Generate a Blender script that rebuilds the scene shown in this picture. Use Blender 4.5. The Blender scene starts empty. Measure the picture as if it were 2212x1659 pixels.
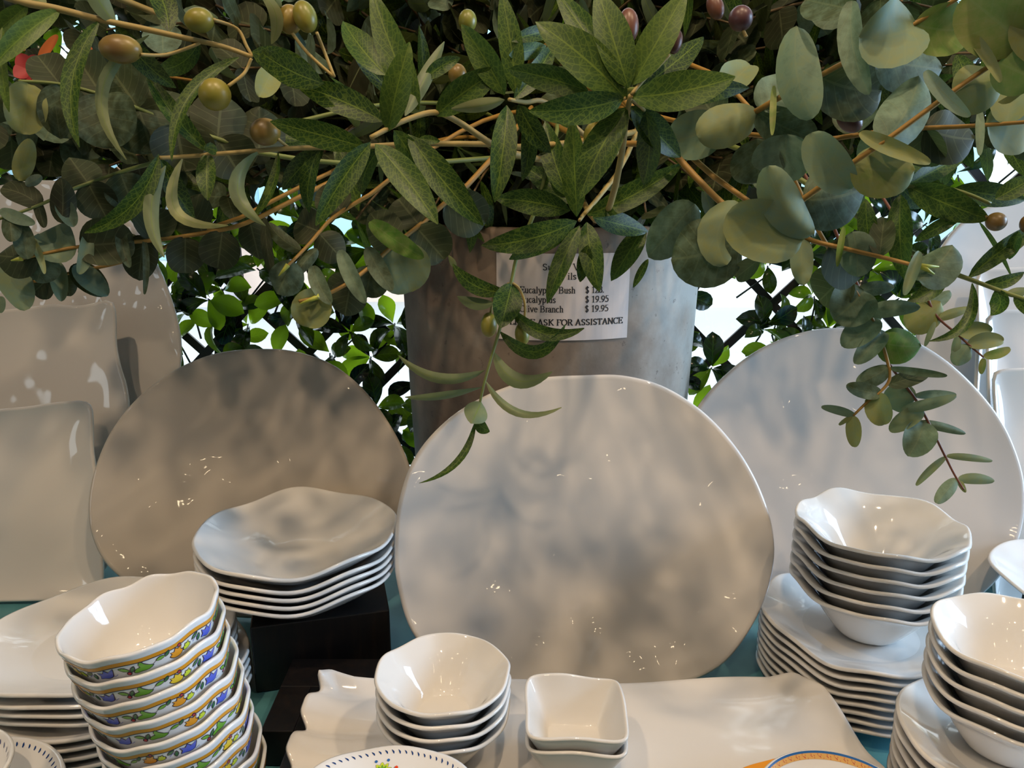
import bpy, math, random
from mathutils import Vector, Matrix
sc = bpy.context.scene
col = sc.collection
PI = math.pi
rad = math.radians

# ------------------------------------------------------------------ camera, world, lights, exposure
FPX, CX, CY = 1700.0, 1106.0, 829.5
Z0 = 0.80                                   # table top height
CAMP = Vector((0, 0, Z0 + 0.575))
PITCH = rad(15)
FWD = Vector((0, math.cos(PITCH), -math.sin(PITCH)))
UPV = Vector((0, math.sin(PITCH), math.cos(PITCH)))
cd = bpy.data.cameras.new('camera'); cam = bpy.data.objects.new('camera', cd); col.objects.link(cam)
cd.sensor_width = 36; cd.lens = FPX / 2212 * 36; cd.clip_start = 0.02
cam.location = CAMP; cam.rotation_euler = (PI / 2 - PITCH, 0, 0)
sc.camera = cam

w = bpy.data.worlds.new('sky'); sc.world = w; w.use_nodes = True
bg = w.node_tree.nodes['Background']
bg.inputs['Color'].default_value = (0.84, 0.94, 1.0, 1); bg.inputs['Strength'].default_value = 3.8

def light(kind, name, loc, target, energy, color, size=0.05, **kw):
    d = bpy.data.lights.new(name, kind); d.energy = energy; d.color = color
    if kind == 'AREA':
        d.shape = 'RECTANGLE'; d.size = size; d.size_y = kw.get('size_y', size)
    else:
        d.shadow_soft_size = size
    if kind == 'SPOT':
        d.spot_size = rad(kw.get('cone', 70)); d.spot_blend = 0.6
    o = bpy.data.objects.new(name, d); col.objects.link(o); o.location = loc
    o.rotation_euler = (Vector(target) - Vector(loc)).to_track_quat('-Z', 'Y').to_euler()
    return o
WARM = (1.0, 0.74, 0.48)
LAMPS = [((-0.62, 0.02, 2.72), (-0.35, 0.85, 1.0), 33), ((0.20, 0.22, 2.72), (0.1, 0.75, 0.9), 37),
         ((0.85, 0.05, 2.72), (0.42, 0.8, 0.95), 33), ((-0.1, -0.85, 2.72), (0.0, 0.8, 1.0), 20)]  # the last lamp is an added fill from the front
for lp, lt, pw in LAMPS:
    light('SPOT', 'ceiling_spot_light', lp, lt, pw, WARM, 0.035, cone=66)
# daylight entering through the shop's side window (wall_right)
light('AREA', 'side_window_daylight', (2.50, 0.75, 1.62), (0.2, 0.72, 0.95), 72, (0.46, 0.70, 1.0), 1.1, size_y=1.2)

sc.view_settings.view_transform = 'Standard'; sc.view_settings.look = 'None'
sc.view_settings.exposure = 0.0; sc.view_settings.gamma = 1.0
sc.view_settings.use_curve_mapping = False
sc.cycles.use_denoising = True
sc.cycles.max_bounces = 7; sc.cycles.diffuse_bounces = 3; sc.cycles.glossy_bounces = 3
sc.cycles.transmission_bounces = 3; sc.cycles.transparent_max_bounces = 6
sc.cycles.caustics_reflective = False; sc.cycles.caustics_refractive = False
sc.cycles.sample_clamp_indirect = 4.0

# ------------------------------------------------------------------ helpers
def ray(px, py):
    return FWD + Vector((1, 0, 0)) * ((px - CX) / FPX) + UPV * ((CY - py) / FPX)
def PT(px, py, t): return CAMP + ray(px, py) * t
def PY(px, py, Y):
    r = ray(px, py); return CAMP + r * (Y / r.y)
def PZ(px, py, h):
    r = ray(px, py); return CAMP + r * ((Z0 + h - CAMP.z) / r.z)

class MB:
    def __init__(s): s.v = []; s.f = []; s.uv = []; s.m = []; s.tint = []
    def vert(s, p, tint=0.0): s.v.append(tuple(p)); s.tint.append(tint); return len(s.v) - 1
    def face(s, idx, uv=None, m=0):
        s.f.append(tuple(idx)); s.uv.append(uv or [(0, 0)] * len(idx)); s.m.append(m)
    def box(s, lo, hi, m=0):
        x0, y0, z0 = lo; x1, y1, z1 = hi
        i = [s.vert(p) for p in [(x0,y0,z0),(x1,y0,z0),(x1,y1,z0),(x0,y1,z0),(x0,y0,z1),(x1,y0,z1),(x1,y1,z1),(x0,y1,z1)]]
        for q in [(0,3,2,1),(4,5,6,7),(0,1,5,4),(1,2,6,5),(2,3,7,6),(3,0,4,7)]: s.face([i[k] for k in q], m=m)
    def tube(s, pts, r0, r1=None, seg=7, m=0, tint=0.0):
        r1 = r0 if r1 is None else r1
        n = len(pts); rings = []; side = None
        for k, p in enumerate(pts):
            T = (pts[min(k+1, n-1)] - pts[max(k-1, 0)]).normalized()
            if side is None:
                side = T.cross(Vector((0.3, 0.2, 1))).normalized()
            else:
                side = (side - T * side.dot(T)).normalized()
            bn = T.cross(side); r = r0 + (r1 - r0) * k / max(1, n - 1)
            rings.append([s.vert(p + (side * math.cos(a) + bn * math.sin(a)) * r, tint)
                          for a in [2 * PI * j / seg for j in range(seg)]])
        for k in range(n - 1):
            for j in range(seg):
                s.face([rings[k][j], rings[k][(j+1) % seg], rings[k+1][(j+1) % seg], rings[k+1][j]], m=m)
        s.face(rings[0][::-1], m=m); s.face(rings[-1], m=m)
    def ellipsoid(s, c, ax, nu=14, nv=9, m=0):
        X, Y, Z = ax; rows = []
        for i in range(1, nv):
            th = PI * i / nv
            rows.append([s.vert(c + X * math.sin(th) * math.cos(a) + Y * math.sin(th) * math.sin(a) + Z * math.cos(th))
                         for a in [2 * PI * j / nu for j in range(nu)]])
        top = s.vert(c + Z); bot = s.vert(c - Z)
        for j in range(nu):
            k = (j + 1) % nu
            s.face([top, rows[0][j], rows[0][k]], m=m); s.face([bot, rows[-1][k], rows[-1][j]], m=m)
            for i in range(len(rows) - 1):
                s.face([rows[i][j], rows[i+1][j], rows[i+1][k], rows[i][k]], m=m)
    def build(s, name, mats, parent=None, smooth=True, bevel=0):
        me = bpy.data.meshes.new(name); me.from_pydata(s.v, [], s.f)
        for mt in (mats if isinstance(mats, (list, tuple)) else [mats]): me.materials.append(mt)
        me.polygons.foreach_set('material_index', s.m)
        ul = me.uv_layers.new(name='UVMap')
        ul.data.foreach_set('uv', [c for f in s.uv for q in f for c in q])
        at = me.attributes.new('tint', 'FLOAT', 'POINT'); at.data.foreach_set('value', s.tint)
        me.polygons.foreach_set('use_smooth', [smooth] * len(s.f)); me.update()
        o = bpy.data.objects.new(name, me); col.objects.link(o)
        if parent is not None:
            o.parent = parent; o.matrix_parent_inverse = Matrix.Identity(4)
            if parent.location.length or parent.rotation_euler.x or parent.rotation_euler.z:
                pass
        if bevel:
            b = o.modifiers.new('bevel', 'BEVEL'); b.width = bevel; b.segments = 2
        return o
def tag(o, label, cat=None, group=None, kind=None):
    if label: o['label'] = label
    if cat: o['category'] = cat
    if group: o['group'] = group
    if kind: o['kind'] = kind
    return o
def empty(name, loc, label, cat, group=None):
    o = bpy.data.objects.new(name, None); col.objects.link(o); o.location = loc; o.empty_display_size = 0.02
    return tag(o, label, cat, group)
def part(mb, name, mats, parent, **kw):
    """world-space mesh moved into its thing's space"""
    inv = (Matrix.Translation(parent.location) @ parent.rotation_euler.to_matrix().to_4x4()).inverted()
    mb.v = [tuple(inv @ Vector(p)) for p in mb.v]
    return mb.build(name, mats, parent, **kw)
def copy_tree(o, parent=None):
    c = o.copy(); col.objects.link(c)
    if parent is not None: c.parent = parent; c.matrix_parent_inverse = Matrix.Identity(4)
    for ch in list(o.children): copy_tree(ch, c)
    return c

# ------------------------------------------------------------------ materials
def mat(name, color=(.8,.8,.8), rough=.5, metal=0, spec=.5, coat=0):
    m = bpy.data.materials.new(name); m.use_nodes = True
    b = m.node_tree.nodes['Principled BSDF']
    b.inputs['Base Color'].default_value = (*color, 1); b.inputs['Roughness'].default_value = rough
    b.inputs['Metallic'].default_value = metal; b.inputs['Specular IOR Level'].default_value = spec
    b.inputs['Coat Weight'].default_value = coat
    return m
class NT:
    def __init__(s, m): s.m = m; s.t = m.node_tree; s.b = s.t.nodes['Principled BSDF']; s.out = s.t.nodes['Material Output']
    def n(s, typ, **kw):
        x = s.t.nodes.new(typ)
        for k, v in kw.items():
            if k.startswith('i_'): x.inputs[k[2:].replace('_', ' ')].default_value = v
            else: setattr(x, k, v)
        return x
    def l(s, a, b): s.t.links.new(a, b)
    def math(s, op, a, b=None, c=None):
        x = s.t.nodes.new('ShaderNodeMath'); x.operation = op
        for i, q in enumerate([a, b, c]):
            if q is None: continue
            if isinstance(q, (int, float)): x.inputs[i].default_value = q
            else: s.l(q, x.inputs[i])
        return x.outputs[0]
    def mix(s, f, a, b):
        x = s.t.nodes.new('ShaderNodeMix'); x.data_type = 'RGBA'
        if isinstance(f, (int, float)): x.inputs[0].default_value = f
        else: s.l(f, x.inputs[0])
        for i, q in ((6, a), (7, b)):
            if isinstance(q, tuple): x.inputs[i].default_value = (*q, 1)
            else: s.l(q, x.inputs[i])
        return x.outputs[2]
    def noise(s, scale, detail=3, rough=.5, vec=None):
        x = s.n('ShaderNodeTexNoise'); x.inputs['Scale'].default_value = scale
        x.inputs['Detail'].default_value = detail; x.inputs['Roughness'].default_value = rough
        if vec is not None: s.l(vec, x.inputs['Vector'])
        return x.outputs[0]
    def obj(s): return s.n('ShaderNodeTexCoord').outputs['Object']
    def bump(s, h, strength, dist):
        x = s.n('ShaderNodeBump'); x.inputs['Strength'].default_value = strength; x.inputs['Distance'].default_value = dist
        s.l(h, x.inputs['Height']); s.l(x.outputs[0], s.b.inputs['Normal']); return x
    def ramp(s, f, stops):
        x = s.n('ShaderNodeValToRGB'); e = x.color_ramp.elements
        while len(e) < len(stops): e.new(0.5)
        for k, (p, c) in enumerate(stops): e[k].position = p; e[k].color = (*c, 1)
        s.l(f, x.inputs[0]); return x.outputs[0]

def glaze(name, color, rough=.10, sc_=9, amt=.004):
    m = mat(name, color, rough, spec=.5); t = NT(m); ob = t.obj()
    t.l(t.mix(t.noise(6, 2, .5, ob), tuple(c * .95 for c in color), tuple(min(1, c * 1.02) for c in color)), t.b.inputs['Base Color'])
    h = t.noise(sc_, 2.0, .45, ob); bp = t.bump(h, .6, amt)
    t.t.links.remove(t.b.inputs['Normal'].links[0]); t.l(bp.outputs[0], t.b.inputs['Coat Normal'])
    t.b.inputs['Coat Weight'].default_value = 1.0; t.b.inputs['Coat Roughness'].default_value = rough * .6
    t.b.inputs['Roughness'].default_value = .5; t.b.inputs['Specular IOR Level'].default_value = .15
    return m
M_WHITE = glaze('white_melamine', (.76, .745, .72))
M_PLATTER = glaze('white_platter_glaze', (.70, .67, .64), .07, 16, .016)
M_TRAY = glaze('white_tray_glaze', (.75, .73, .705), .14, 6, .005)
M_RTRAY = glaze('rectangular_tray_glaze', (.71, .68, .65), .09, 9, .010)
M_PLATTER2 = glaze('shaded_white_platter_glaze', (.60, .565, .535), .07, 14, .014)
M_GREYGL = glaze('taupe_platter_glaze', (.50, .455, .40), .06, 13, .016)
M_BLUEWHITE = glaze('painted_ware_white', (.80, .80, .80), .09, 9, .002)

def leafmat(name, front, back, vein, veinamt, rough, trans, transcol, vscale=9, net=True):
    m = mat(name, (0, 0, 0), rough, spec=.3 if rough > .3 else .5); t = NT(m)
    uvn = t.n('ShaderNodeUVMap'); sep = t.n('ShaderNodeSeparateXYZ'); t.l(uvn.outputs[0], sep.inputs[0])
    s_, v_ = sep.outputs[0], sep.outputs[1]
    av = t.math('ABSOLUTE', t.math('SUBTRACT', v_, .5))
    mid = t.math('LESS_THAN', av, .022)
    # side veins sweep forward from the midrib
    ph = t.math('FRACT', t.math('MULTIPLY', t.math('SUBTRACT', s_, t.math('MULTIPLY', av, .55)), vscale))
    sidev = t.math('LESS_THAN', t.math('ABSOLUTE', t.math('SUBTRACT', ph, .5)), .05)
    tn = t.n('ShaderNodeAttribute', attribute_name='tint')
    ob = t.obj()
    allv = t.math('MAXIMUM', mid, t.math('MULTIPLY', sidev, .7))
    if net:
        vo = t.n('ShaderNodeTexVoronoi', feature='DISTANCE_TO_EDGE'); vo.inputs['Scale'].default_value = 260
        t.l(ob, vo.inputs['Vector'])
        nv = t.math('MULTIPLY', t.math('LESS_THAN', vo.outputs[0], .07), .45)
        allv = t.math('MAXIMUM', allv, nv)
    mott = t.noise(120, 4, .6, ob)
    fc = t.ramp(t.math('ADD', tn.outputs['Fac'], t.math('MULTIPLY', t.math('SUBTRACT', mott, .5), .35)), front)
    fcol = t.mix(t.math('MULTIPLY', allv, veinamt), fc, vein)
    bcol = t.mix(t.math('MULTIPLY', mid, .6), t.ramp(t.math('ADD', tn.outputs['Fac'], t.math('MULTIPLY', t.math('SUBTRACT', mott, .5), .3)), back), vein)
    geo = t.n('ShaderNodeNewGeometry')
    c = t.mix(geo.outputs['Backfacing'], fcol, bcol)
    t.l(c, t.b.inputs['Base Color'])
    tr = t.n('ShaderNodeBsdfTranslucent'); t.l(t.mix(.65, c, transcol), tr.inputs[0])
    mx = t.n('ShaderNodeMixShader')
    if trans > .2:
        t.l(t.math('ADD', .02, t.math('MULTIPLY', tn.outputs['Fac'], .5)), mx.inputs[0])
    else: mx.inputs[0].default_value = trans
    t.l(t.b.outputs[0], mx.inputs[1]); t.l(tr.outputs[0], mx.inputs[2]); t.l(mx.outputs[0], t.out.inputs[0])
    return m
M_OLEAF = leafmat('olive_leaf', [(0, (.005, .020, .003)), (.5, (.018, .054, .007)), (1, (.085, .14, .020))],
                  [(0, (.07, .11, .06)), (.5, (.16, .20, .10)), (1, (.36, .36, .15))], (.17, .25, .03), .62, .42, .10, (.25, .40, .06))
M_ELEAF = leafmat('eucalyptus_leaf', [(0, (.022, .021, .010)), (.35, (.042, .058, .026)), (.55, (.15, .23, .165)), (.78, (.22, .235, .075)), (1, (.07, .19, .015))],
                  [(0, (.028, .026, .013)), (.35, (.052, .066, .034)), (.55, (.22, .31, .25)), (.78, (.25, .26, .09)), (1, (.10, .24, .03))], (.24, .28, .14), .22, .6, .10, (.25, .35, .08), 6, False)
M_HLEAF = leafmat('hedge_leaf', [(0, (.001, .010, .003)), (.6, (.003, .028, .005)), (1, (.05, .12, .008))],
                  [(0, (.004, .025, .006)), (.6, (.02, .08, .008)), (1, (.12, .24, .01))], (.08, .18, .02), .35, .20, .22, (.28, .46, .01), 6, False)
M_STEM_Y = mat('olive_twig', (.36, .27, .09), .6)
M_STEM_O = mat('eucalyptus_twig', (.31, .175, .032), .55)
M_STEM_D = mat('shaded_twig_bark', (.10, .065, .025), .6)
M_STEM_R = mat('eucalyptus_red_twig', (.14, .045, .02), .55)
M_STEM_G = mat('green_twig', (.16, .20, .05), .5)
M_DARKTWIG = mat('dark_hedge_twig', (.012, .016, .010), .5)
M_BUD = mat('yellow_green_bud', (.42, .45, .06), .5)
def olive_mat(name, c1, c2):
    m = mat(name, c1, .38); t = NT(m); ob = t.obj()
    t.l(t.ramp(t.noise(28, 3, .5, ob), [(.38, c1), (.62, c2)]), t.b.inputs['Base Color']); return m
M_OLV_G = olive_mat('green_olive_skin', (.27, .22, .03), (.16, .17, .02))
M_OLV_B = olive_mat('brown_olive_skin', (.26, .19, .035), (.17, .10, .03))
M_OLV_P = olive_mat('purple_olive_skin', (.085, .035, .04), (.15, .06, .035))

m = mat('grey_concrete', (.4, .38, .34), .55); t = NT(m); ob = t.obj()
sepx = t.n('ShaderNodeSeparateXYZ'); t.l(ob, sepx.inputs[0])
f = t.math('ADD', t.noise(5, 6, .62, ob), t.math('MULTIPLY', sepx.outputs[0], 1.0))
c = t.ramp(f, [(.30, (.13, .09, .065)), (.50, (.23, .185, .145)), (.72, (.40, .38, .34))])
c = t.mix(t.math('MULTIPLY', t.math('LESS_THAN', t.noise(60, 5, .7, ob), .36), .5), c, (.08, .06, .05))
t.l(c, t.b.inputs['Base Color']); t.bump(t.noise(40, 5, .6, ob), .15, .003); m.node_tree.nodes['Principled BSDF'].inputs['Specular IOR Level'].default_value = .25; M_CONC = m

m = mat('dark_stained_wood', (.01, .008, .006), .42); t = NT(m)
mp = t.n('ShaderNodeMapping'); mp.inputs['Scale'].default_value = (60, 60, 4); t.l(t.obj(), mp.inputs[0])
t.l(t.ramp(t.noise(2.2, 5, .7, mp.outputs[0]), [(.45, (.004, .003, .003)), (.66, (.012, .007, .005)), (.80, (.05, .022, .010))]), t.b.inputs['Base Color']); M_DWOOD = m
m = mat('teal_cloth', (.07, .24, .28), .45); t = NT(m)
t.l(t.mix(t.noise(14, 5, .6, t.obj()), (.05, .19, .22), (.12, .34, .38)), t.b.inputs['Base Color']); M_TEAL = m
M_PAPER = mat('white_paper', (.66, .60, .58), .35)
M_INK = mat('black_ink', (.01, .01, .012), .6)
M_WALL = mat('cream_wall_paint', (.42, .38, .33), .8)
m = M_WALL; t = NT(m); t.l(t.mix(t.noise(3, 4, .6, t.obj()), (.38, .34, .29), (.46, .42, .36)), t.b.inputs['Base Color'])
M_CEIL = mat('ceiling_paint', (.40, .38, .35), .9)
m = mat('shop_floor_wood', (.14, .09, .05), .35); t = NT(m)
mp = t.n('ShaderNodeMapping'); mp.inputs['Scale'].default_value = (2, 14, 1); t.l(t.obj(), mp.inputs[0])
t.l(t.mix(t.noise(3, 5, .6, mp.outputs[0]), (.09, .05, .03), (.20, .13, .08)), t.b.inputs['Base Color']); M_FLOOR = m
m = bpy.data.materials.new('window_glass'); m.use_nodes = True; t = NT(m)
tb = t.n('ShaderNodeBsdfTransparent'); tb.inputs[0].default_value = (.96, .98, .98, 1)
gb = t.n('ShaderNodeBsdfGlossy'); gb.inputs['Roughness'].default_value = .02
mx = t.n('ShaderNodeMixShader'); mx.inputs[0].default_value = .05
t.l(tb.outputs[0], mx.inputs[1]); t.l(gb.outputs[0], mx.inputs[2]); t.l(mx.outputs[0], t.out.inputs[0]); M_GLASS = m
M_FRAME = mat('dark_window_frame', (.05, .05, .055), .4)
C_ = {'orange': mat('paint_orange', (.80, .33, .02), .25), 'line': mat('paint_dark_line', (.035, .02, .045), .3),
      'blue': mat('paint_blue', (.09, .13, .62), .25), 'green': mat('paint_green', (.16, .40, .04), .25),
      'dgreen': mat('paint_dark_green', (.04, .16, .06), .25), 'yellow': mat('paint_yellow', (.85, .60, .04), .25),
      'red': mat('paint_red', (.48, .06, .07), .25), 'navy': mat('paint_navy', (.012, .05, .20), .25),
      'coral': mat('paint_coral_red', (.78, .07, .02), .25), 'lime': mat('paint_lime', (.62, .72, .05), .25),
      'lblue': mat('paint_light_blue', (.03, .14, .42), .25), 'tan': mat('paint_tan', (.72, .42, .14), .25)}
CN = list(C_); CM = [C_[k] for k in CN]
def ci(k): return CN.index(k)

# ------------------------------------------------------------------ the room
X0, X1, Y0_, Y1_, ZC = -2.6, 2.6, -3.2, 1.62, 3.0
def struct(name, boxes, m, bevel=0):
    b = MB()
    for lo, hi in boxes: b.box(lo, hi)
    o = b.build(name, m, smooth=False, bevel=bevel); o['kind'] = 'structure'; return o
struct('floor', [((X0-.1, Y0_-.1, -.1), (X1+.1, Y1_+.1, 0))], M_FLOOR)
struct('ceiling', [((X0-.1, Y0_-.1, ZC), (X1+.1, Y1_+.1, ZC+.1))], M_CEIL)
struct('wall_left', [((X0-.1, Y0_, 0), (X0, Y1_, 1.4)), ((X0-.1, Y0_, 2.1), (X0, Y1_, ZC)), ((X0-.1, Y0_, 1.4), (X0, -1.5, 2.1)), ((X0-.1, -.8, 1.4), (X0, Y1_, 2.1))], M_WALL)
struct('wall_back', [((X0-.1, Y0_-.1, 0), (X1+.1, Y0_, ZC))], M_WALL)
struct('wall_right', [((X1, Y0_, 0), (X1+.1, Y1_, .95)), ((X1, Y0_, 2.35), (X1+.1, Y1_, ZC)),
                      ((X1, Y0_, .95), (X1+.1, .15, 2.35)), ((X1, 1.35, .95), (X1+.1, Y1_, 2.35))], M_WALL)
struct('wall_front', [((X0-.1, Y1_, 0), (X1+.1, Y1_+.12, .55)), ((X0-.1, Y1_, 2.45), (X1+.1, Y1_+.12, ZC)),
                      ((X0-.1, Y1_, .55), (-1.9, Y1_+.12, 2.45)), ((1.9, Y1_, .55), (X1+.1, Y1_+.12, 2.45))], M_WALL)
def window(n, plane, lo, hi, bars):
    r = bpy.data.objects.new('window_%d' % n, None); col.objects.link(r); r['kind'] = 'structure'
    b = MB(); th = .05
    a0, z0, a1, z1 = lo[0], lo[1], hi[0], hi[1]
    def bx(p0, q0, p1, q1, dd=.03):
        if plane[0] == 'y': b.box((p0, plane[1]-dd, q0), (p1, plane[1]+dd, q1))
        else: b.box((plane[1]-dd, p0, q0), (plane[1]+dd, p1, q1))
    bx(a0, z0, a1, z0+th); bx(a0, z1-th, a1, z1); bx(a0, z0+th, a0+th, z1-th); bx(a1-th, z0+th, a1, z1-th)
    for q in bars: bx(q-th/2, z0+th, q+th/2, z1-th)
    b.build('window_frame', M_FRAME, r, smooth=False)
    b = MB()
    i = ([(a0+th, plane[1], z0+th), (a1-th, plane[1], z0+th), (a1-th, plane[1], z1-th), (a0+th, plane[1], z1-th)] if plane[0] == 'y'
         else [(plane[1], a0+th, z0+th), (plane[1], a1-th, z0+th), (plane[1], a1-th, z1-th), (plane[1], a0+th, z1-th)])
    b.face([b.vert(p) for p in i]); b.build('window_pane', M_GLASS, r, smooth=False)
window(1, ('y', Y1_+.06), (-1.9, .55), (1.9, 2.45), [])
window(2, ('x', X1+.05), (.15, .95), (1.35, 2.35), [.75])
window(3, ('x', X0-.05), (-1.5, 1.4), (-.8, 2.1), [])

for n_, yb in enumerate((-2.6, -1.9, -1.2, -.5, .2)):  # unseen dark ceiling beams added for swirls in the glaze reflections
    struct('trim_%d' % (n_+1), [((X0+.001, yb-.06, ZC-.16), (X1-.001, yb+.06, ZC-.001))], M_FRAME)
M_BULB = bpy.data.materials.new('lit_bulb_glass'); M_BULB.use_nodes = True; t = NT(M_BULB)
em = t.n('ShaderNodeEmission'); em.inputs[0].default_value = (1, .78, .5, 1); em.inputs[1].default_value = 26; t.l(em.outputs[0], t.out.inputs[0])
k = 0
for yy in (-.85, -1.55, -2.25):  # unseen hanging bulbs, added to put warm glints in the glaze
    for xx in (-1.9, -.8, .3, 1.4):
        e = empty('glint_bulb', (xx, yy, ZC), 'small bare bulb added unseen behind the viewer for glints in the glaze', 'lamp', 'unseen bulbs added for glints')
        b = MB(); b.tube([Vector((0, 0, 0)), Vector((0, 0, -.5))], .003, .003, 6); b.build('cord', M_FRAME, e)
        b = MB(); b.tube([Vector((0, 0, -.5)), Vector((0, 0, -.56))], .016, .02, 12); b.build('socket', M_FRAME, e)
        b = MB(); b.ellipsoid(Vector((0, 0, -.585)), (Vector((.032, 0, 0)), Vector((0, .032, 0)), Vector((0, 0, .036)))); b.build('bulb', M_BULB, e)

# street outside
struct('ground', [((-30, 1.8, -.16), (30, 30, -.12))], mat('street_paving', (.42, .42, .42), .8))
def building(x0, x1, y, h, wallc, trimc, label, awn=None):
    e = empty('shop_building', ((x0+x1)/2, y, -.12), label, 'building')
    b = MB(); b.box((x0, y, -.12), (x1, y+3, h)); part(b, 'wall', mat('wall_paint', wallc, .8), e, smooth=False)
    wm = mat('shop_window_glass', (.30, .50, .58), .2); fm = mat('shop_trim', trimc, .5)
    n = max(2, int((x1-x0)/1.5)); dx = (x1-x0)/n
    for k in range(n):
        for z0, z1 in ((.35, 1.75), (2.7, 3.9)):
            b = MB(); b.box((x0+k*dx+.2, y-.04, z0), (x0+(k+1)*dx-.2, y-.005, z1)); o = part(b, 'window', fm, e, smooth=False)
            b = MB(); b.box((x0+k*dx+.28, y-.06, z0+.08), (x0+(k+1)*dx-.28, y-.042, z1-.08)); p = part(b, 'pane', wm, e, smooth=False)
            p.parent = o
    b = MB(); b.box((x0, y-.12, 1.95), (x1, y-.001, 2.35)); part(b, 'fascia', fm, e, smooth=False)
    if awn:
        b = MB(); ids = [b.vert(p) for p in [(x0+.3, y-.13, 1.95), (x1-.3, y-.13, 1.95), (x1-.3, y-.9, 1.60), (x0+.3, y-.9, 1.60),
                                             (x0+.3, y-.13, 1.90), (x1-.3, y-.13, 1.90), (x1-.3, y-.9, 1.55), (x0+.3, y-.9, 1.55)]]
        for q in [(0,1,2,3),(7,6,5,4),(0,3,7,4),(1,5,6,2),(3,2,6,7),(0,4,5,1)]: b.face([ids[k] for k in q])
        part(b, 'awning', mat('awning_canvas', awn, .6), e, smooth=False)
    return e
building(-8.5, -3.3, 9.0, 5.2, (.62, .60, .66), (.55, .62, .66), 'pale lilac street building with grey trim seen through the hedge gaps', (.10, .55, .60))
building(-3.2, .8, 9.4, 5.6, (.66, .52, .45), (.25, .45, .60), 'beige street building with blue trim seen left of the planter')
building(.9, 8.5, 9.0, 6.0, (.92, .95, .97), (.70, .85, .90), 'white street building with pale blue trim seen right of the planter')

# ------------------------------------------------------------------ table
e = empty('display_table', (0, .85, 0), 'long display table covered with a teal cloth under all the dishes', 'table')
b = MB(); b.box((-1.35, .22, Z0-.03), (1.35, 1.50, Z0-.006)); part(b, 'tabletop', M_DWOOD, e, smooth=False, bevel=.003)
for sx in (-1.28, 1.28):
    for sy in (.29, 1.43):
        b = MB(); b.box((sx-.03, sy-.03, .001), (sx+.03, sy+.03, Z0-.03)); part(b, 'leg', M_DWOOD, e, smooth=False)
b = MB()      # cloth: slightly rumpled sheet with drop at the front
nx, ny = 90, 46
def clothz(x, y): return .0015 * math.sin(x*13 + y*5) * math.sin(y*17 - x*3) - .0018
g = []
for j in range(ny + 1):
    row = []
    for i in range(nx + 1):
        x = -1.37 + 2.74 * i / nx; q = j / ny
        if q < .3: s_ = q / .3; y = .205 + .006 * math.sin(x * 30) * (1 - s_); z = Z0 - .25 * (1 - s_)
        else: y = .205 + (q - .3) / .7 * 1.30; z = Z0 + clothz(x, y)
        row.append(b.vert((x, y, z)))
    g.append(row)
for j in range(ny):
    for i in range(nx): b.face([g[j][i], g[j][i+1], g[j+1][i+1], g[j+1][i]])
tag(b.build('tablecloth', M_TEAL), 'teal blue cloth spread over the display table', 'tablecloth')

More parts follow.
